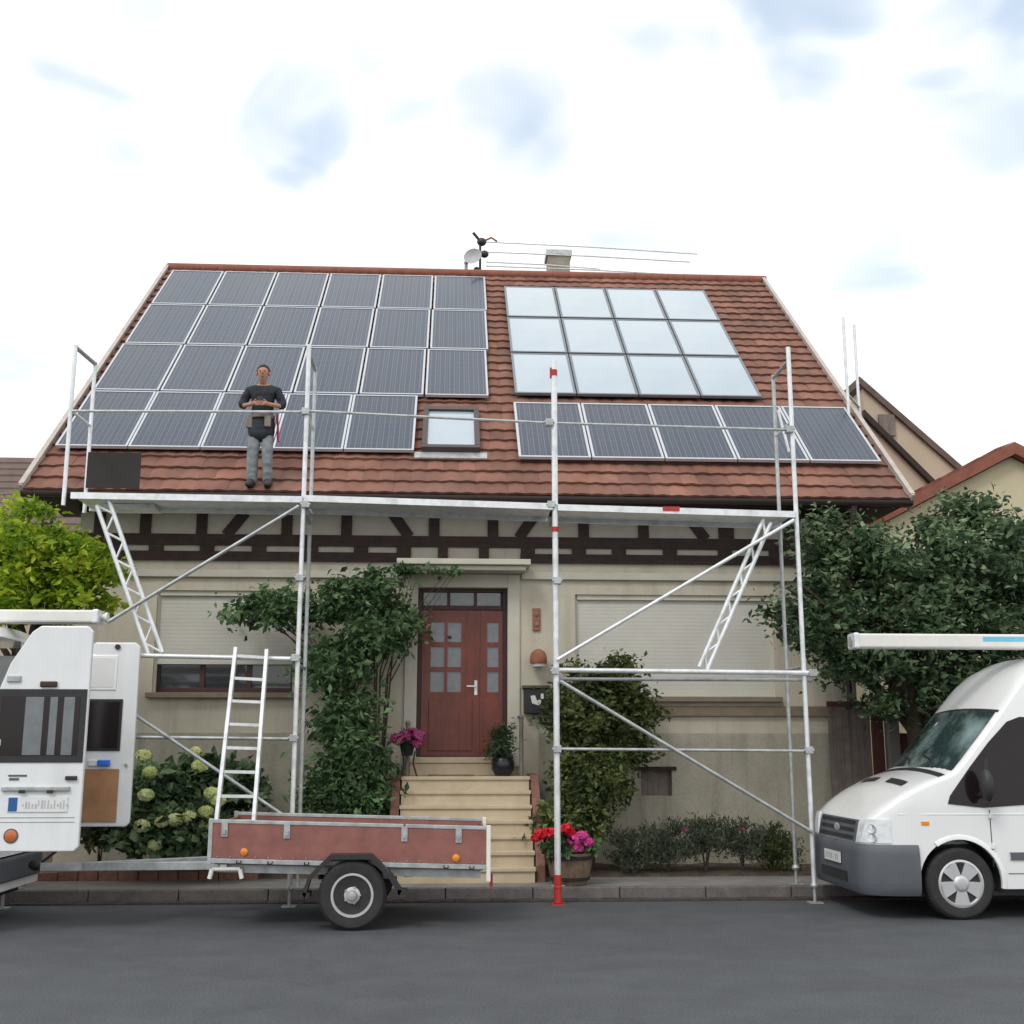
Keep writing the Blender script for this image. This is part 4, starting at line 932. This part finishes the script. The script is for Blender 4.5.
dbox('plate_light_bar', 'galvanised', at(2, 790, Yd).x, at(70, 790, Yd).x, at(2, 791, Yd).z, at(2, 786.5, Yd).z, Yd-.03, Yd-.001, d1, .006)
for px in (23, 51): q = at(px, 791, Yd); dbox('plate_lamp', 'black_plastic', q.x-.03, q.x+.03, q.z-.02, q.z+.01, Yd-.034, Yd-.0305, d1)
npz0, npz1 = at(8, 812, Yd).z, at(8, 797, Yd).z
npl = dbox('number_plate', 'plate_white', at(8, 800, Yd).x, at(68, 800, Yd).x, npz0, npz1, Yd-.010, Yd-.001, d1)
dbox('plate_band', 'plate_blue', at(9, 800, Yd).x, at(18, 800, Yd).x, npz0+.005, npz1-.005, Yd-.012, Yd-.0105, npl)
# plate characters: blurred strokes as in the photo
gx = at(23, 800, Yd).x
rnd = random.Random(12); s = MB()
for k in range(15):      # illegible smudged characters, as in the photo
    x_ = gx+k*.029; s.box(x_, x_+rnd.uniform(.010, .020), Yd-.0118, Yd-.0105, npz0+.03+rnd.choice((0, 0, .02)), npz1-.03-rnd.choice((0, .015, .035)))
s.build('plate_marks', 'plate_text', npl)
q = at(11, 836, Yd); MB().lathe((q.x, Yd, q.z), (0, -1, 0), [(.055, 0), (.055, .010), (.04, .016)], 20).build('reflector', 'orange_red', d1, smooth=40)
rr = MB()
for yy in (817.5, 822): z_ = at(40, yy, Yd).z; rr.path([(X0+.03, Yd-.001, z_), (X1-.05, Yd-.001, z_)], .004, 6)
rr.build('pressed_line', 'galvanised', d1)
for hz in (1.05, 1.75, 2.35): dbox('hinge', 'galvanised', X0-.03+max(0, hz-1.9)*.30, X0+.10+max(0, hz-1.9)*.30, hz-.03, hz+.03, Yd-.02, Yd-.001, d1, .006)
dbox('lock_handle', 'black_plastic', X1-.16, X1-.05, at(70, 778, Yd).z-.02, at(70, 778, Yd).z+.02, Yd-.028, Yd-.001, d1, .008)
q = at(11, 836, Yd); MB().lathe((q.x, Yd, q.z), (0, -1, 0), [(.068, 0), (.068, .006), (.056, .008)], 20).build('reflector_rim', 'bumper_grey', d1, smooth=40)
Yf = 13.36
d2, X0, X1 = rdoor(Yf, False, 'farther rear door open, inner side with a brown wood panel')
qa, qb = at(83, 699, Yf), at(120, 751, Yf)
ws2 = dbox('window_seal', 'black_plastic', X0+.1, qb.x, qb.z, qa.z, Yf-.014, Yf-.001, d2, .02); dbox('pane', 'dark_glass', X0+.14, qb.x-.03, qb.z+.03, qa.z-.03, Yf-.018, Yf-.0145, ws2)
qa, qb = at(83, 769, Yf), at(116, 822, Yf); dbox('lining_panel', 'wood_panel', X0+.1, qb.x, qb.z, qa.z, Yf-.014, Yf-.001, d2, .003)
qa, qb = at(92, 655, Yf), at(116, 690, Yf); rp = dbox('upper_recess', 'van_white', X0+.1, qb.x, qb.z, qa.z, Yf-.010, Yf-.001, d2, .008)
dbox('recess_panel', 'plate_white', X0+.14, qb.x-.03, qb.z+.03, qa.z-.03, Yf-.014, Yf-.0105, rp, .004)
q = at(105, 763, Yf); dbox('latch_box', 'blue_plastic', q.x-.07, q.x+.06, q.z-.035, q.z+.035, Yf-.05, Yf-.001, d2, .012)
q = at(93, 763, Yf); dbox('latch_plate', 'plate_white', q.x-.05, q.x+.05, q.z-.035, q.z+.035, Yf-.03, Yf-.001, d2, .01)
q = at(118, 647, Yf); MB().lathe((q.x, Yf, q.z), (0, -1, 0), [(.03, 0), (.03, .02)], 14).build('bump_stop', 'black_plastic', d2)
q = at(126, 765, Yf); MB().lathe((q.x, Yf, q.z), (0, -1, 0), [(.018, 0), (.018, .02)], 10).build('striker', 'galvanised', d2)
MB().box(-4.5, -4.36, YC2-.94, YC2+.94, .38, .62).build('rear_bumper', 'bumper_grey', v2, bevel=.03)
q = at(98, 618, 12.25)
t2 = rack('white carrier box lying on the roof bars of the left van', q.x-4.6, q.x, 12.25, 2.955, 3.085, (-9.0, -5.0), 2.9, YC2, q.x-.02)
MB().lathe((q.x+.04, 12.25, 3.02), (1, 0, 0), [(.03, 0), (.03, .03), (.05, .035), (.05, .06)], 14).build('cap_knob', 'cream_paint', t2, smooth=40)

# ------------------------------------------------------------------ vegetation
def leaf(mb, p, s, rnd, droop=0, wide=.5):
    a = Vector((rnd.gauss(0, 1), rnd.gauss(0, 1), rnd.gauss(0, .6)-droop)).normalized()
    b = a.cross(Vector((rnd.gauss(0, 1), rnd.gauss(0, 1), rnd.gauss(0, 1)))).normalized(); n = a.cross(b)
    w = s*wide
    k = len(mb.v)
    mb.v += [tuple(p), tuple(p+a*s*.5+b*w*.5+n*s*.10), tuple(p+a*s), tuple(p+a*s*.5-b*w*.5+n*s*.10)]
    mb.f += [(k, k+1, k+2), (k, k+2, k+3)]
def clumps(center, radii, n, rnd, shell=.55):
    out = []
    while len(out) < n:
        d = Vector((rnd.gauss(0, 1), rnd.gauss(0, 1), rnd.gauss(0, 1))).normalized(); r = shell+(1-shell)*rnd.random() if rnd.random() < .8 else rnd.random()
        out.append((Vector((center[0]+d.x*radii[0]*r, center[1]+d.y*radii[1]*r, center[2]+d.z*radii[2]*r)), d))
    return out
def crown(lobes, nclump, nleaf, size, cr, rnd, droop=.2, wide=.5, zmin=-1e9, ymax=1e9):
    mb = MB(); tot = sum(l[1][0]*l[1][2] for l in lobes)
    for c, rad in lobes:
        for p, d in clumps(c, rad, max(3, int(nclump*rad[0]*rad[2]/tot)), rnd):
            cs = cr*rnd.uniform(.6, 1.3)
            for i in range(int(nleaf*rnd.uniform(.5, 1.4))):
                q = p+Vector((rnd.gauss(0, cs), rnd.gauss(0, cs), rnd.gauss(0, cs*.6)))
                if q.z < zmin or q.y > ymax: continue
                leaf(mb, q, size*rnd.choice((.45, .7, .9, 1.1, 1.45))*rnd.uniform(.85, 1.15), rnd, droop, wide)
    return mb
def branches(base, tips, r0, rnd, fork=.45, m=.04):
    mb = MB(); base = Vector(base)
    for t in tips:
        t = Vector(t); mid = Vector((base.x+(t.x-base.x)*.18+rnd.uniform(-.05, .05), base.y+(t.y-base.y)*.4, base.z+(t.z-base.z)*rnd.uniform(.6, .8)))
        mb.path([base, base.lerp(mid, .5), mid, mid.lerp(t, .5)+Vector((rnd.uniform(-.06, .06), 0, .05)), t], [r0, r0*.8, r0*.5, r0*.3, r0*.12], 7)
    return mb
def plant(name, label, cat, base, lobes, nclump, nleaf, size, cr, lm, seed, r0=.05, trunk='stem', crownname='foliage', **kw):
    rnd = random.Random(seed); t = thing(name, label, cat, base)
    tips = [Vector(c)+Vector((rnd.uniform(-.5, .5)*r[0], rnd.uniform(-.4, .4)*r[1], rnd.uniform(-.2, .6)*r[2])) for c, r in lobes for _ in range(3)]
    branches(base, tips, r0, rnd).build(trunk, 'bark', t, smooth=60, fix=False)
    crown(lobes, nclump, nleaf, size, cr, rnd, **kw).build(crownname, lm, t, fix=False)
    return t
def L_(px, py, Y, rx, ry, rz): return (tuple(at(px, py, Y)), (rx, ry, rz))
# big dark tree at right
plant('broadleaf_tree', 'dark green broadleaf tree at the right house corner, behind the right van', 'tree', (6.3, 15.4, .1),
      [L_(835, 560, 15.0, .60, .7, .55), L_(900, 555, 15.0, .8, .9, .62), L_(970, 560, 15.2, .85, 1.0, .62), L_(840, 625, 14.9, .58, .7, .5), L_(925, 620, 14.9, .95, .9, .75), L_(1010, 600, 15.1, .9, 1, .85), L_(900, 680, 15.1, .75, .7, .5), L_(1080, 580, 15.4, 1.1, 1, 1.0), L_(965, 515, 15.5, .50, .5, .28), L_(795, 605, 14.7, .32, .4, .42), L_(1000, 690, 15.2, .8, .8, .6), L_(818, 528, 14.9, .28, .3, .3), L_(845, 665, 15.1, .35, .5, .4), L_(955, 690, 15.3, .6, .6, .5)],
      470, 100, .10, .150, 'leaf_dark', 11, r0=.13, trunk='trunk', crownname='crown', ymax=16.25)
# yellow-green tree at left
plant('yellow_tree', 'bright yellow-green bushy tree behind the left van', 'tree', (-5.0, 14.6, .1),
      [L_(35, 525, 14.5, .42, .45, .30), L_(45, 555, 14.4, .60, .6, .40), L_(0, 560, 14.5, .6, .6, .45), L_(85, 565, 14.3, .42, .5, .35), L_(20, 595, 14.3, .8, .6, .35), L_(90, 595, 14.3, .35, .5, .25), L_(-50, 570, 14.6, .8, .7, .7)],
      210, 75, .10, .11, 'leaf_yellow', 5, r0=.09, trunk='trunk', crownname='crown')
# climber/shrub left of the door
plant('climbing_shrub', 'tall loose green climber on the wall left of the red door', 'shrub', (-1.35, 15.55, .15),
      [L_(360, 600, 15.6, .58, .4, .30), L_(290, 605, 15.7, .55, .3, .22), L_(250, 612, 15.8, .32, .2, .12), L_(375, 640, 15.5, .45, .45, .30), L_(335, 665, 15.4, .45, .45, .32), L_(345, 710, 15.3, .40, .4, .35), L_(355, 755, 15.3, .45, .4, .35), L_(365, 795, 15.2, .42, .4, .30), L_(325, 790, 15.2, .35, .3, .30), L_(400, 620, 15.9, .22, .2, .2)],
      300, 60, .10, .125, 'leaf_mid', 21, r0=.03, droop=.5, ymax=16.26)
plant('canopy_vine', 'thin green vine spreading over the door canopy', 'vine', (-.95, 15.95, .15),
      [L_(410, 568, 15.9, .38, .1, .05), L_(375, 572, 15.9, .2, .1, .06), L_(450, 570, 15.9, .25, .08, .035)], 26, 26, .08, .05, 'leaf_mid', 33, r0=.02, droop=.3, ymax=16.2)
# shrub right of the middle upright
plant('evergreen_shrub', 'full green shrub against the wall right of the middle scaffold upright', 'shrub', (1.85, 15.4, .15),
      [L_(600, 695, 15.6, .58, .4, .32), L_(575, 720, 15.5, .34, .3, .34), L_(612, 740, 15.4, .58, .4, .34), L_(590, 785, 15.3, .56, .4, .38), L_(572, 825, 15.1, .45, .35, .3), L_(632, 705, 15.8, .40, .2, .26), L_(618, 668, 15.8, .2, .2, .14), L_(580, 672, 15.8, .15, .2, .1)],
      250, 72, .085, .10, 'leaf_olive', 41, r0=.03, droop=.3, ymax=16.25)
sp_ = MB(); rnd = random.Random(8)
# hydrangea
hy = plant('hydrangea', 'dark leafy hydrangea with creamy yellow flower heads between the left van and the ladder', 'shrub', (-3.2, 15.1, .15),
      [L_(165, 790, 15.1, .45, .4, .33), L_(195, 780, 15.3, .45, .4, .3), L_(150, 830, 14.8, .35, .3, .28), L_(200, 835, 14.7, .45, .3, .25), L_(235, 790, 15.5, .35, .3, .3)],
      130, 60, .12, .09, 'leaf_dark', 51, r0=.025, wide=.7)
def flower(par, c, r, m, rnd, n=70, sz=.03, name='flower_head'):
    mb = MB(); c = Vector(c)
    for i in range(n):
        d = Vector((rnd.gauss(0, 1), rnd.gauss(0, 1), rnd.gauss(0, 1)+.3)).normalized(); p = c+Vector((d.x*r, d.y*r, d.z*r*.7))
        a = d.orthogonal().normalized(); b = d.cross(a); t = rnd.random()*6.28; u = (a*c_(t)+b*s_(t))*sz; v = (-a*s_(t)+b*c_(t))*sz
        k = len(mb.v); mb.v += [tuple(p-u-v), tuple(p+u-v+d*.01), tuple(p+u+v), tuple(p-u+v+d*.01)]; mb.f += [(k, k+1, k+2, k+3)]
    return mb.build(name, m, par, fix=False)
for px, py, r in ((144, 756, .085), (150, 772, .07), (200, 766, .085), (196, 752, .06), (146, 795, .08), (190, 817, .08), (175, 820, .085), (162, 822, .07), (212, 793, .08), (206, 812, .08), (142, 826, .085), (155, 845, .07), (218, 800, .08), (205, 825, .06), (148, 862, .05)):
    flower(hy, at(px, py, 14.55), r*1.05, 'petal_cream', rnd)
# lavender bed
for i, (px, py, rx) in enumerate(((632, 852, .32), (668, 845, .34), (705, 840, .36), (742, 843, .34), (778, 850, .28))):
    lv = plant('border_shrub', ['low grey-green border shrub nearest the flower barrel', 'low grey-green border shrub, second from the flower barrel', 'low grey-green border shrub in the middle of the bed', 'low grey-green border shrub, second from the right scaffold upright', 'low grey-green border shrub beside the right scaffold upright'][i], 'shrub', (at(px, py, 15.25).x, 15.25, .15),
      [(tuple(at(px, py, 15.25)), (rx, .28, .26))], 42, 75, .06, .075, 'leaf_grey' if i != 4 else 'leaf_olive', 60+i, r0=.015, droop=-1.0, wide=.25)
    lv['group'] = 'low shrubs in the bed under the right window'
    for k in range(1 if i in (1, 3) else 0): flower(lv, at(px+rnd.uniform(-18, 18), py-rnd.uniform(12, 22), 15.05), .022, 'petal_mauve', rnd, 14, .014)
# small tufts of ivy at the foot of the left bed
for i, px in enumerate((100, 235, 270, 295)):
    t = plant('bed_plant', ['low green plant behind the open van door', 'low green plant under the ladder', 'low green plant right of the ladder', 'low green plant at the foot of the climber'][i], 'plant', (at(px, 850, 15.2).x, 15.2, .15), [(tuple(at(px, 832, 15.2)), (.3, .25, .2))], 24, 60, .09, .07, 'leaf_dark' if i % 2 else 'leaf_olive', 80+i, r0=.012)
# flower barrel on the pavement
FBx = at(570, 880, 14.3).x
fb = thing('flower_barrel', 'weathered wooden half barrel of red and pink geraniums behind the red scaffold foot', 'planter', (FBx, 14.32, .125))
MB().lathe((FBx, 14.32, .13), (0, 0, 1), [(.20, 0), (.235, .10), (.26, .22), (.27, .36), (.25, .36), (.24, .32), (.0, .31)], 20).build('barrel', 'barrel_wood', fb, smooth=20)
for z, r in ((.18, .226), (.42, .272)):
    MB().lathe((FBx, 14.32, z), (0, 0, 1), [(r, 0), (r+.012, .003), (r+.017, .035), (r, .04)], 24).build('hoop', 'dark_iron', fb, smooth=40)
crown([((FBx, 14.3, .56), (.30, .24, .12))], 34, 45, .07, .06, random.Random(3), wide=.9).build('foliage', 'leaf_mid', fb, fix=False)
for px, py, m, r in ((541, 834, 'petal_red', .07), (550, 833, 'petal_red', .075), (566, 829, 'petal_red', .07), (575, 840, 'petal_pink', .085), (582, 836, 'petal_pink', .07), (570, 832, 'petal_red', .055), (578, 848, 'petal_pink', .06), (588, 842, 'petal_pink', .06), (536, 838, 'petal_red', .05)):
    flower(fb, at(px, py, 14.12), r, m, rnd, 60, .022)
# mauve flowers on an iron stand, by the door
fx_, fy_ = at(407, 770, 15.62).x, 15.55
fs = thing('flower_stand', 'iron plant stand with mauve flowers left of the red door', 'planter', (fx_, fy_, 1.34))
sg = MB()
for k in range(3): t = k*2.094; sg.path([(fx_+.13*c_(t), fy_+.13*s_(t), 1.342), (fx_+.08*c_(t), fy_+.08*s_(t), 1.5), (fx_+.10*c_(t), fy_+.10*s_(t), 1.66)], .011, 6)
sg.build('stand', 'dark_iron', fs); MB().lathe((fx_, fy_, 1.60), (0, 0, 1), [(.07, 0), (.10, .15), (.115, .155), (.10, .16), (.02, .15)], 16).build('pot', 'pot_black', fs, smooth=40)
crown([((fx_, fy_, 1.82), (.16, .14, .08))], 12, 30, .05, .05, random.Random(9)).build('foliage', 'leaf_dark', fs, fix=False)
for dx, dz, r in ((-.12, 1.82, .09), (-.02, 1.86, .08), (.10, 1.82, .10), (.16, 1.86, .08), (.07, 1.90, .07), (.13, 1.75, .06)): flower(fs, (fx_+dx, fy_-.1, dz), r, 'petal_mauve', rnd, 60, .02)
# potted fir by the door
px_, py_ = at(503, 770, 15.7).x, 15.72
pp = thing('potted_bush', 'small green bush in a glossy black pot at the right side of the doorstep', 'planter', (px_, py_, 1.34))
MB().lathe((px_, py_, 1.345), (0, 0, 1), [(.10, 0), (.15, .08), (.155, .16), (.13, .22), (.15, .24), (.13, .24), (.02, .22)], 20).build('pot', 'pot_black', pp, smooth=40)
crown([((px_-.03, py_, 1.70), (.19, .16, .17)), ((px_-.02, py_, 1.88), (.12, .1, .12))], 36, 55, .06, .05, random.Random(14), wide=.3).build('foliage', 'leaf_dark', pp, fix=False)

eg = MB(); rnd = random.Random(2); x = -9.0
while x < -2.35:
    eg.box(x, x+.23, 14.98+rnd.random()*.02, 15.08, .12, .22+rnd.random()*.02); x += .24
tag(eg.build('brick_edging', 'brick_side', bevel=.008), 'low row of brown bricks edging the bed behind the trailer drawbar', 'edging')

# ------------------------------------------------------------------ side gate right of the house
gt_ = thing('side_gate', 'brown wooden board gate between the house corner and the right van', 'gate', (5.6, 16.15, .1))
x = 5.22; i = 0
gb_ = MB()
while x < 5.80: gb_.box(x, x+.093, 16.05+.004*(i % 2), 16.075+.004*(i % 2), .2, 2.25); x += .097; i += 1
gb_.build('board_panel', 'fence_wood', gt_)
gf = MB(); gf.box(5.82, 5.98, 16.04, 16.09, .15, 2.40); gf.box(5.20, 5.81, 16.035, 16.049, 2.255, 2.33); gf.build('gate_frame', 'fence_red', gt_, bevel=.006)
gp = MB(); gp.box(6.02, 6.18, 15.98, 16.14, .1, 2.25); gp.build('gate_post', 'concrete_post', gt_, bevel=.012)
fe = thing('board_fence', 'dark brown board fence running right from the gate post, behind the right van', 'fence', (8.2, 16.1, .1))
x = 6.2; g1 = MB(); i = 0
while x < 11: g1.box(x, x+.143, 16.05+.004*(i % 2), 16.075, .2, 1.9); x += .148; i += 1
g1.build('board_panel', 'fence_red', fe)
for X in (7.7, 9.4): MB().box(X, X+.1, 16.08, 16.18, .1, 2.0).build('fence_post', 'fence_wood', fe)
wl_ = thing('board_fence', 'low fence left of the house behind the left van and yellow tree', 'fence', (-8, 16.4, .1))
x = -12; g1 = MB(); i = 0
while x < -5.2: g1.box(x, x+.143, 16.35+.004*(i % 2), 16.375, .2, 1.7); x += .148; i += 1
g1.build('board_panel', 'fence_wood', wl_)

# ------------------------------------------------------------------ neighbours
def pent(name, label, pts, Y0, Y1, wallm, roofm, lip=.35, thick=.16):
    """wall outline (x,z) from bottom-left clockwise: bl, peak-left, eave-right, br; roof slab along the slope"""
    t = thing(name, label, 'house', ((pts[0][0]+pts[-1][0])/2, Y0, 0))
    MB().prism([(x, Y0, z) for x, z in pts], (0, Y1-Y0, 0)).build('wall', wallm, t)
    return t
n1 = pent('neighbour_house', 'tall beige house with a steep dark verge right of the roof', [(8.95, 0), (8.95, 9.42), (13.6, 5.1), (13.6, 0)], 24, 34, 'beige_wall', 'grey_roof')
r = MB(); r.prism([(8.86, 23.9, 9.45), (8.86, 23.9, 9.62), (14.1, 23.9, 4.76), (14.1, 23.9, 4.59)], (0, 10.2, 0)); n1r = r.build('roof', 'grey_roof', n1)
r = MB(); r.prism([(8.9, 23.85, 8.70), (8.9, 23.85, 8.86), (12.6, 23.85, 4.92), (12.6, 23.85, 4.76)], (0, .147, 0)); r.build('porch_roof', 'soffit', n1)
q = at(885, 425, 24); MB().box(q.x-.15, q.x+.2, 23.93, 23.997, q.z-.25, q.z+.22).build('wall_vent', 'fence_wood', n1)
def gable(name, label, cx, Y, hw, ez, rz, depth, rot, wallm, roofm, over=.5):
    t = thing(name, label, 'house', (cx, Y, 0))
    MB().prism([(cx-hw, Y, 0), (cx-hw, Y, ez), (cx, Y, rz), (cx+hw, Y, ez), (cx+hw, Y, 0)], (0, depth, 0)).build('wall', wallm, t)
    sl = (rz-ez)/hw; r = MB()
    for sg in (-1, 1):
        r.prism([(cx, Y-over, rz+.02), (cx, Y-over, rz+.24), (cx+sg*(hw+.5), Y-over, ez-.5*sl+.24), (cx+sg*(hw+.5), Y-over, ez-.5*sl+.02)], (0, depth+2*over, 0))
    rr_ = r.build('roof', roofm, t)
    tl = MB(); nn = int(math.hypot(hw, rz-ez)/.33)
    for k in range(nn):
        a = k/nn; x = cx-(hw+.5)*(1-a); z = ez-.5*sl+(rz-ez+.5*sl)*a+.245
        tl.prism([(x, Y-over, z), (x, Y-over, z+.05), (x+(hw+.5)/nn, Y-over, z+(rz-ez+.5*sl)/nn)], (0, depth+2*over, 0))
    tl.build('tile_course', roofm, rr_)
    MB().box(cx-.4, cx+.4, Y-.03, Y-.003, ez-.6, ez+.5).build('window', 'glass', t)
    t.rotation_euler.z = rot
    return t
gable('cream_house', 'cream gabled house with an orange-red tiled roof at the right edge', 10.2, 20.2, 3.4, 5.15, 6.90, 8, 0, 'cream_wall', 'ridge', .2)
n3 = thing('brown_roof_house', 'neighbour house with a plain brown roof at the left edge', 'house', (-11, 26, 0))
MB().box(-15, -6.6, 26, 34, 0, 5.4).build('wall', 'beige_wall', n3)
r = MB(); r.prism([(-15.5, 25.5, 5.2), (-15.5, 25.5, 5.4), (-15.5, 30, 9.05), (-15.5, 34.5, 5.4), (-15.5, 34.5, 5.2), (-15.5, 30, 8.85)], (9.4, 0, 0)); r3 = r.build('roof', 'grey_roof', n3)
tl = MB()
for k in range(16):
    y = 25.5+k*4.5/16; z = 5.405+k*3.65/16; tl.prism([(-15.5, y, z), (-15.5, y, z+.04), (-15.5, y+.28, z+.228)], (9.4, 0, 0))
tl.build('tile_course', 'grey_roof', r3)

# ------------------------------------------------------------------ the worker
def skin(name, joints, edges, m, parent, lev=2, root=0, fold=0, seed=0):
    o0 = origin(parent); me = bpy.data.meshes.new(name); me.from_pydata([(Vector(p)-o0)[:] for p, r in joints], edges, [])
    ob = bpy.data.objects.new(name, me); COL.objects.link(ob); ob.parent = parent
    sm = ob.modifiers.new('skin', 'SKIN'); sm.use_smooth_shade = True
    if not me.skin_vertices: me.skin_vertices.new()
    for i, (p, r) in enumerate(joints):
        sv = me.skin_vertices[0].data[i]; sv.radius = r if isinstance(r, tuple) else (r, r); sv.use_root = (i == root)
    ss = ob.modifiers.new('sub', 'SUBSURF'); ss.levels = lev; ss.render_levels = lev
    bake(ob)
    if fold:
        for v in ob.data.vertices:
            c = v.co; v.co = c + v.normal*(noise.noise(Vector((c.x*9, c.y*9, c.z*16+seed)))*fold + noise.noise(Vector((c.x*22, c.y*22, c.z*30+seed)))*fold*.5)
    ob.data.materials.clear(); ob.data.materials.append(M[m]); ob.data.polygons.foreach_set('use_smooth', [True]*len(ob.data.polygons))
    return ob
bx, by, bz = -2.60, 15.745, 5.155
pn = thing('person', 'man in dark shirt and grey trousers standing at the roof edge, hands in front', 'person', (bx, by, bz))
B = lambda x, y, z: (bx+x, by+y, bz+z)
# continuous body: feet, legs, trunk, neck, head, arms; hands have fingers
J = [(B(0, 0, .93), (.15, .11)), (B(0, -.005, 1.10), (.135, .10)), (B(0, -.01, 1.28), (.15, .105)), (B(0, 0, 1.42), (.12, .085)), (B(0, -.04, 1.485), .050), (B(0, -.085, 1.545), (.056, .066)), (B(0, -.085, 1.64), (.092, .102)), (B(0, -.07, 1.71), (.070, .080)),
     (B(.10, 0, .88), .085), (B(.10, -.07, .50), .055), (B(.115, .0, .10), .040), (B(.125, -.09, .045), (.04, .035)), (B(.13, -.17, .035), (.035, .025)),
     (B(-.10, 0, .88), .085), (B(-.11, -.04, .50), .055), (B(-.105, .0, .10), .040), (B(-.12, -.09, .045), (.04, .035)), (B(-.13, -.17, .035), (.035, .025)),
     (B(.19, 0, 1.40), .055), (B(.285, -.03, 1.17), .036), (B(.14, -.22, 1.14), .030), (B(.075, -.25, 1.15), (.032, .018)),
     (B(-.19, 0, 1.40), .055), (B(-.285, -.03, 1.17), .036), (B(-.14, -.22, 1.14), .030), (B(-.075, -.25, 1.15), (.032, .018))]
E_ = [(0,1), (1,2), (2,3), (3,4), (4,5), (5,6), (6,7), (0,8), (8,9), (9,10), (10,11), (11,12), (0,13), (13,14), (14,15), (15,16), (16,17), (3,18), (18,19), (19,20), (20,21), (3,22), (22,23), (23,24), (24,25)]
for sg in (1, -1):     # four fingers and a thumb rooted in each palm
    pi = 21 if sg > 0 else 25
    for k in range(4):
        L0 = (.036, .042, .038, .030)[k]; z0 = 1.175-.017*k; a = len(J)
        J.append((B(sg*.045, -.262, z0), .009)); J.append((B(sg*(.045-L0), -.275-.004*k, z0-.004), .008)); J.append((B(sg*(.03-L0), -.262, z0-.010), .007))
        E_ += [(pi, a), (a, a+1), (a+1, a+2)]
    a = len(J); J.append((B(sg*.075, -.262, 1.185), .010)); J.append((B(sg*.045, -.275, 1.203), .009)); E_ += [(pi, a), (a, a+1)]
body = skin('body', J, E_, 'skin', pn)
fc = MB(); fc.ball(B(0, -.176, 1.615), (.012, .018, .020), 8, 6)
for sg in (-1, 1): fc.ball(B(sg*.088, -.08, 1.62), (.012, .02, .03), 8, 6)
fc.build('nose_and_ears', 'skin', body, smooth=60)
for sg in (-1, 1): MB().ball(B(sg*.032, -.166, 1.64), (.011, .008, .007), 8, 6).build('eye', 'hair', body, smooth=60)
MB().ball(B(0, -.155, 1.563), (.022, .006, .004), 10, 6).build('mouth', 'door_dark', body, smooth=60)
hr_ = MB(); rows = []
for j in range(8):
    ph = R(6+j*13); rows.append([B(.094*s_(ph)*c_(t), -.070+.118*s_(ph)*s_(t)*(1 if s_(t) > 0 else max(.35, 1-.10*j)), 1.655+.105*c_(ph)+.0) for t in [2*math.pi*k/18 for k in range(18)]])
hr_.grid(rows, True); hr_.build('hair', 'hair', pn, smooth=60)
skin('shirt', [(B(0, 0, .90), (.17, .13)), (B(0, -.005, 1.10), (.16, .12)), (B(0, -.01, 1.28), (.17, .125)), (B(0, 0, 1.42), (.135, .10)), (B(0, -.02, 1.50), .078), (B(.19, 0, 1.40), .075), (B(.288, -.025, 1.18), .066), (B(.235, -.11, 1.155), .056), (B(-.19, 0, 1.40), .075), (B(-.288, -.025, 1.18), .066), (B(-.235, -.11, 1.155), .056)],
     [(0,1), (1,2), (2,3), (3,4), (3,5), (5,6), (6,7), (3,8), (8,9), (9,10)], 'shirt', pn, lev=3, fold=.010, seed=3)
skin('trousers', [(B(0, 0, .94), (.12, .09)), (B(.088, 0, .84), .100), (B(.095, -.07, .50), .080), (B(.112, 0, .06), .070), (B(-.088, 0, .84), .105), (B(-.10, -.04, .50), .085), (B(-.105, 0, .06), .078)],
     [(0,1), (1,2), (2,3), (0,4), (4,5), (5,6)], 'trousers', pn, lev=3, fold=.012, seed=8)
skin('work_apron', [(B(0, -.01, 1.10), (.17, .13)), (B(0, -.01, .92), (.195, .15)), (B(0, -.02, .80), (.20, .15)), (B(0, -.02, .66), (.185, .14))], [(0,1), (1,2), (2,3)], 'dark_cloth', pn, lev=3, fold=.008, seed=1)
for sg in (-1, 1): skin('boot', [(B(sg*.115, .03, .06), .062), (B(sg*.118, -.02, .055), (.068, .06)), (B(sg*.125, -.12, .045), (.056, .045)), (B(sg*.13, -.20, .035), (.048, .036)), (B(sg*.112, .01, .17), .058)], [(0,1), (1,2), (2,3), (1,4)], 'boots', pn)
tbl = MB(); tbl.lathe(B(0, -.01, .985), (0, 0, 1), [(.168, 0), (.172, .01), (.172, .045), (.168, .05)], 24); tbl.build('tool_belt', 'fence_wood', pn)
for sx, dy in ((.10, -.14), (-.16, -.07)): MB().box(bx+sx-.04, bx+sx+.045, by+dy-.055, by+dy, bz+.84, bz+.99).build('tool_pouch', 'fence_wood', pn, bevel=.01)
rg_ = MB(); rows = []
for j in range(8):
    z = 1.06-.055*j; rows.append([B(.205+.012*j*.3+.012*s_(k*2.1+j*.4), -.10+.03*k, z) for k in range(6)])
rg_.grid(rows); rg_.grid([[(p[0]+.006, p[1], p[2]) for p in r_] for r_ in rows]); tag(rg_.build('rag', 'pink_cloth', smooth=60), 'pink rag hanging at the hip of the man on the roof', 'cloth')
ph_ = MB(); ph_.box(bx-.035, bx+.035, by-.275, by-.262, bz+1.10, bz+1.24); tag(ph_.build('mobile_phone', 'black_plastic', bevel=.006), 'small dark device held in both hands by the man on the roof', 'phone')
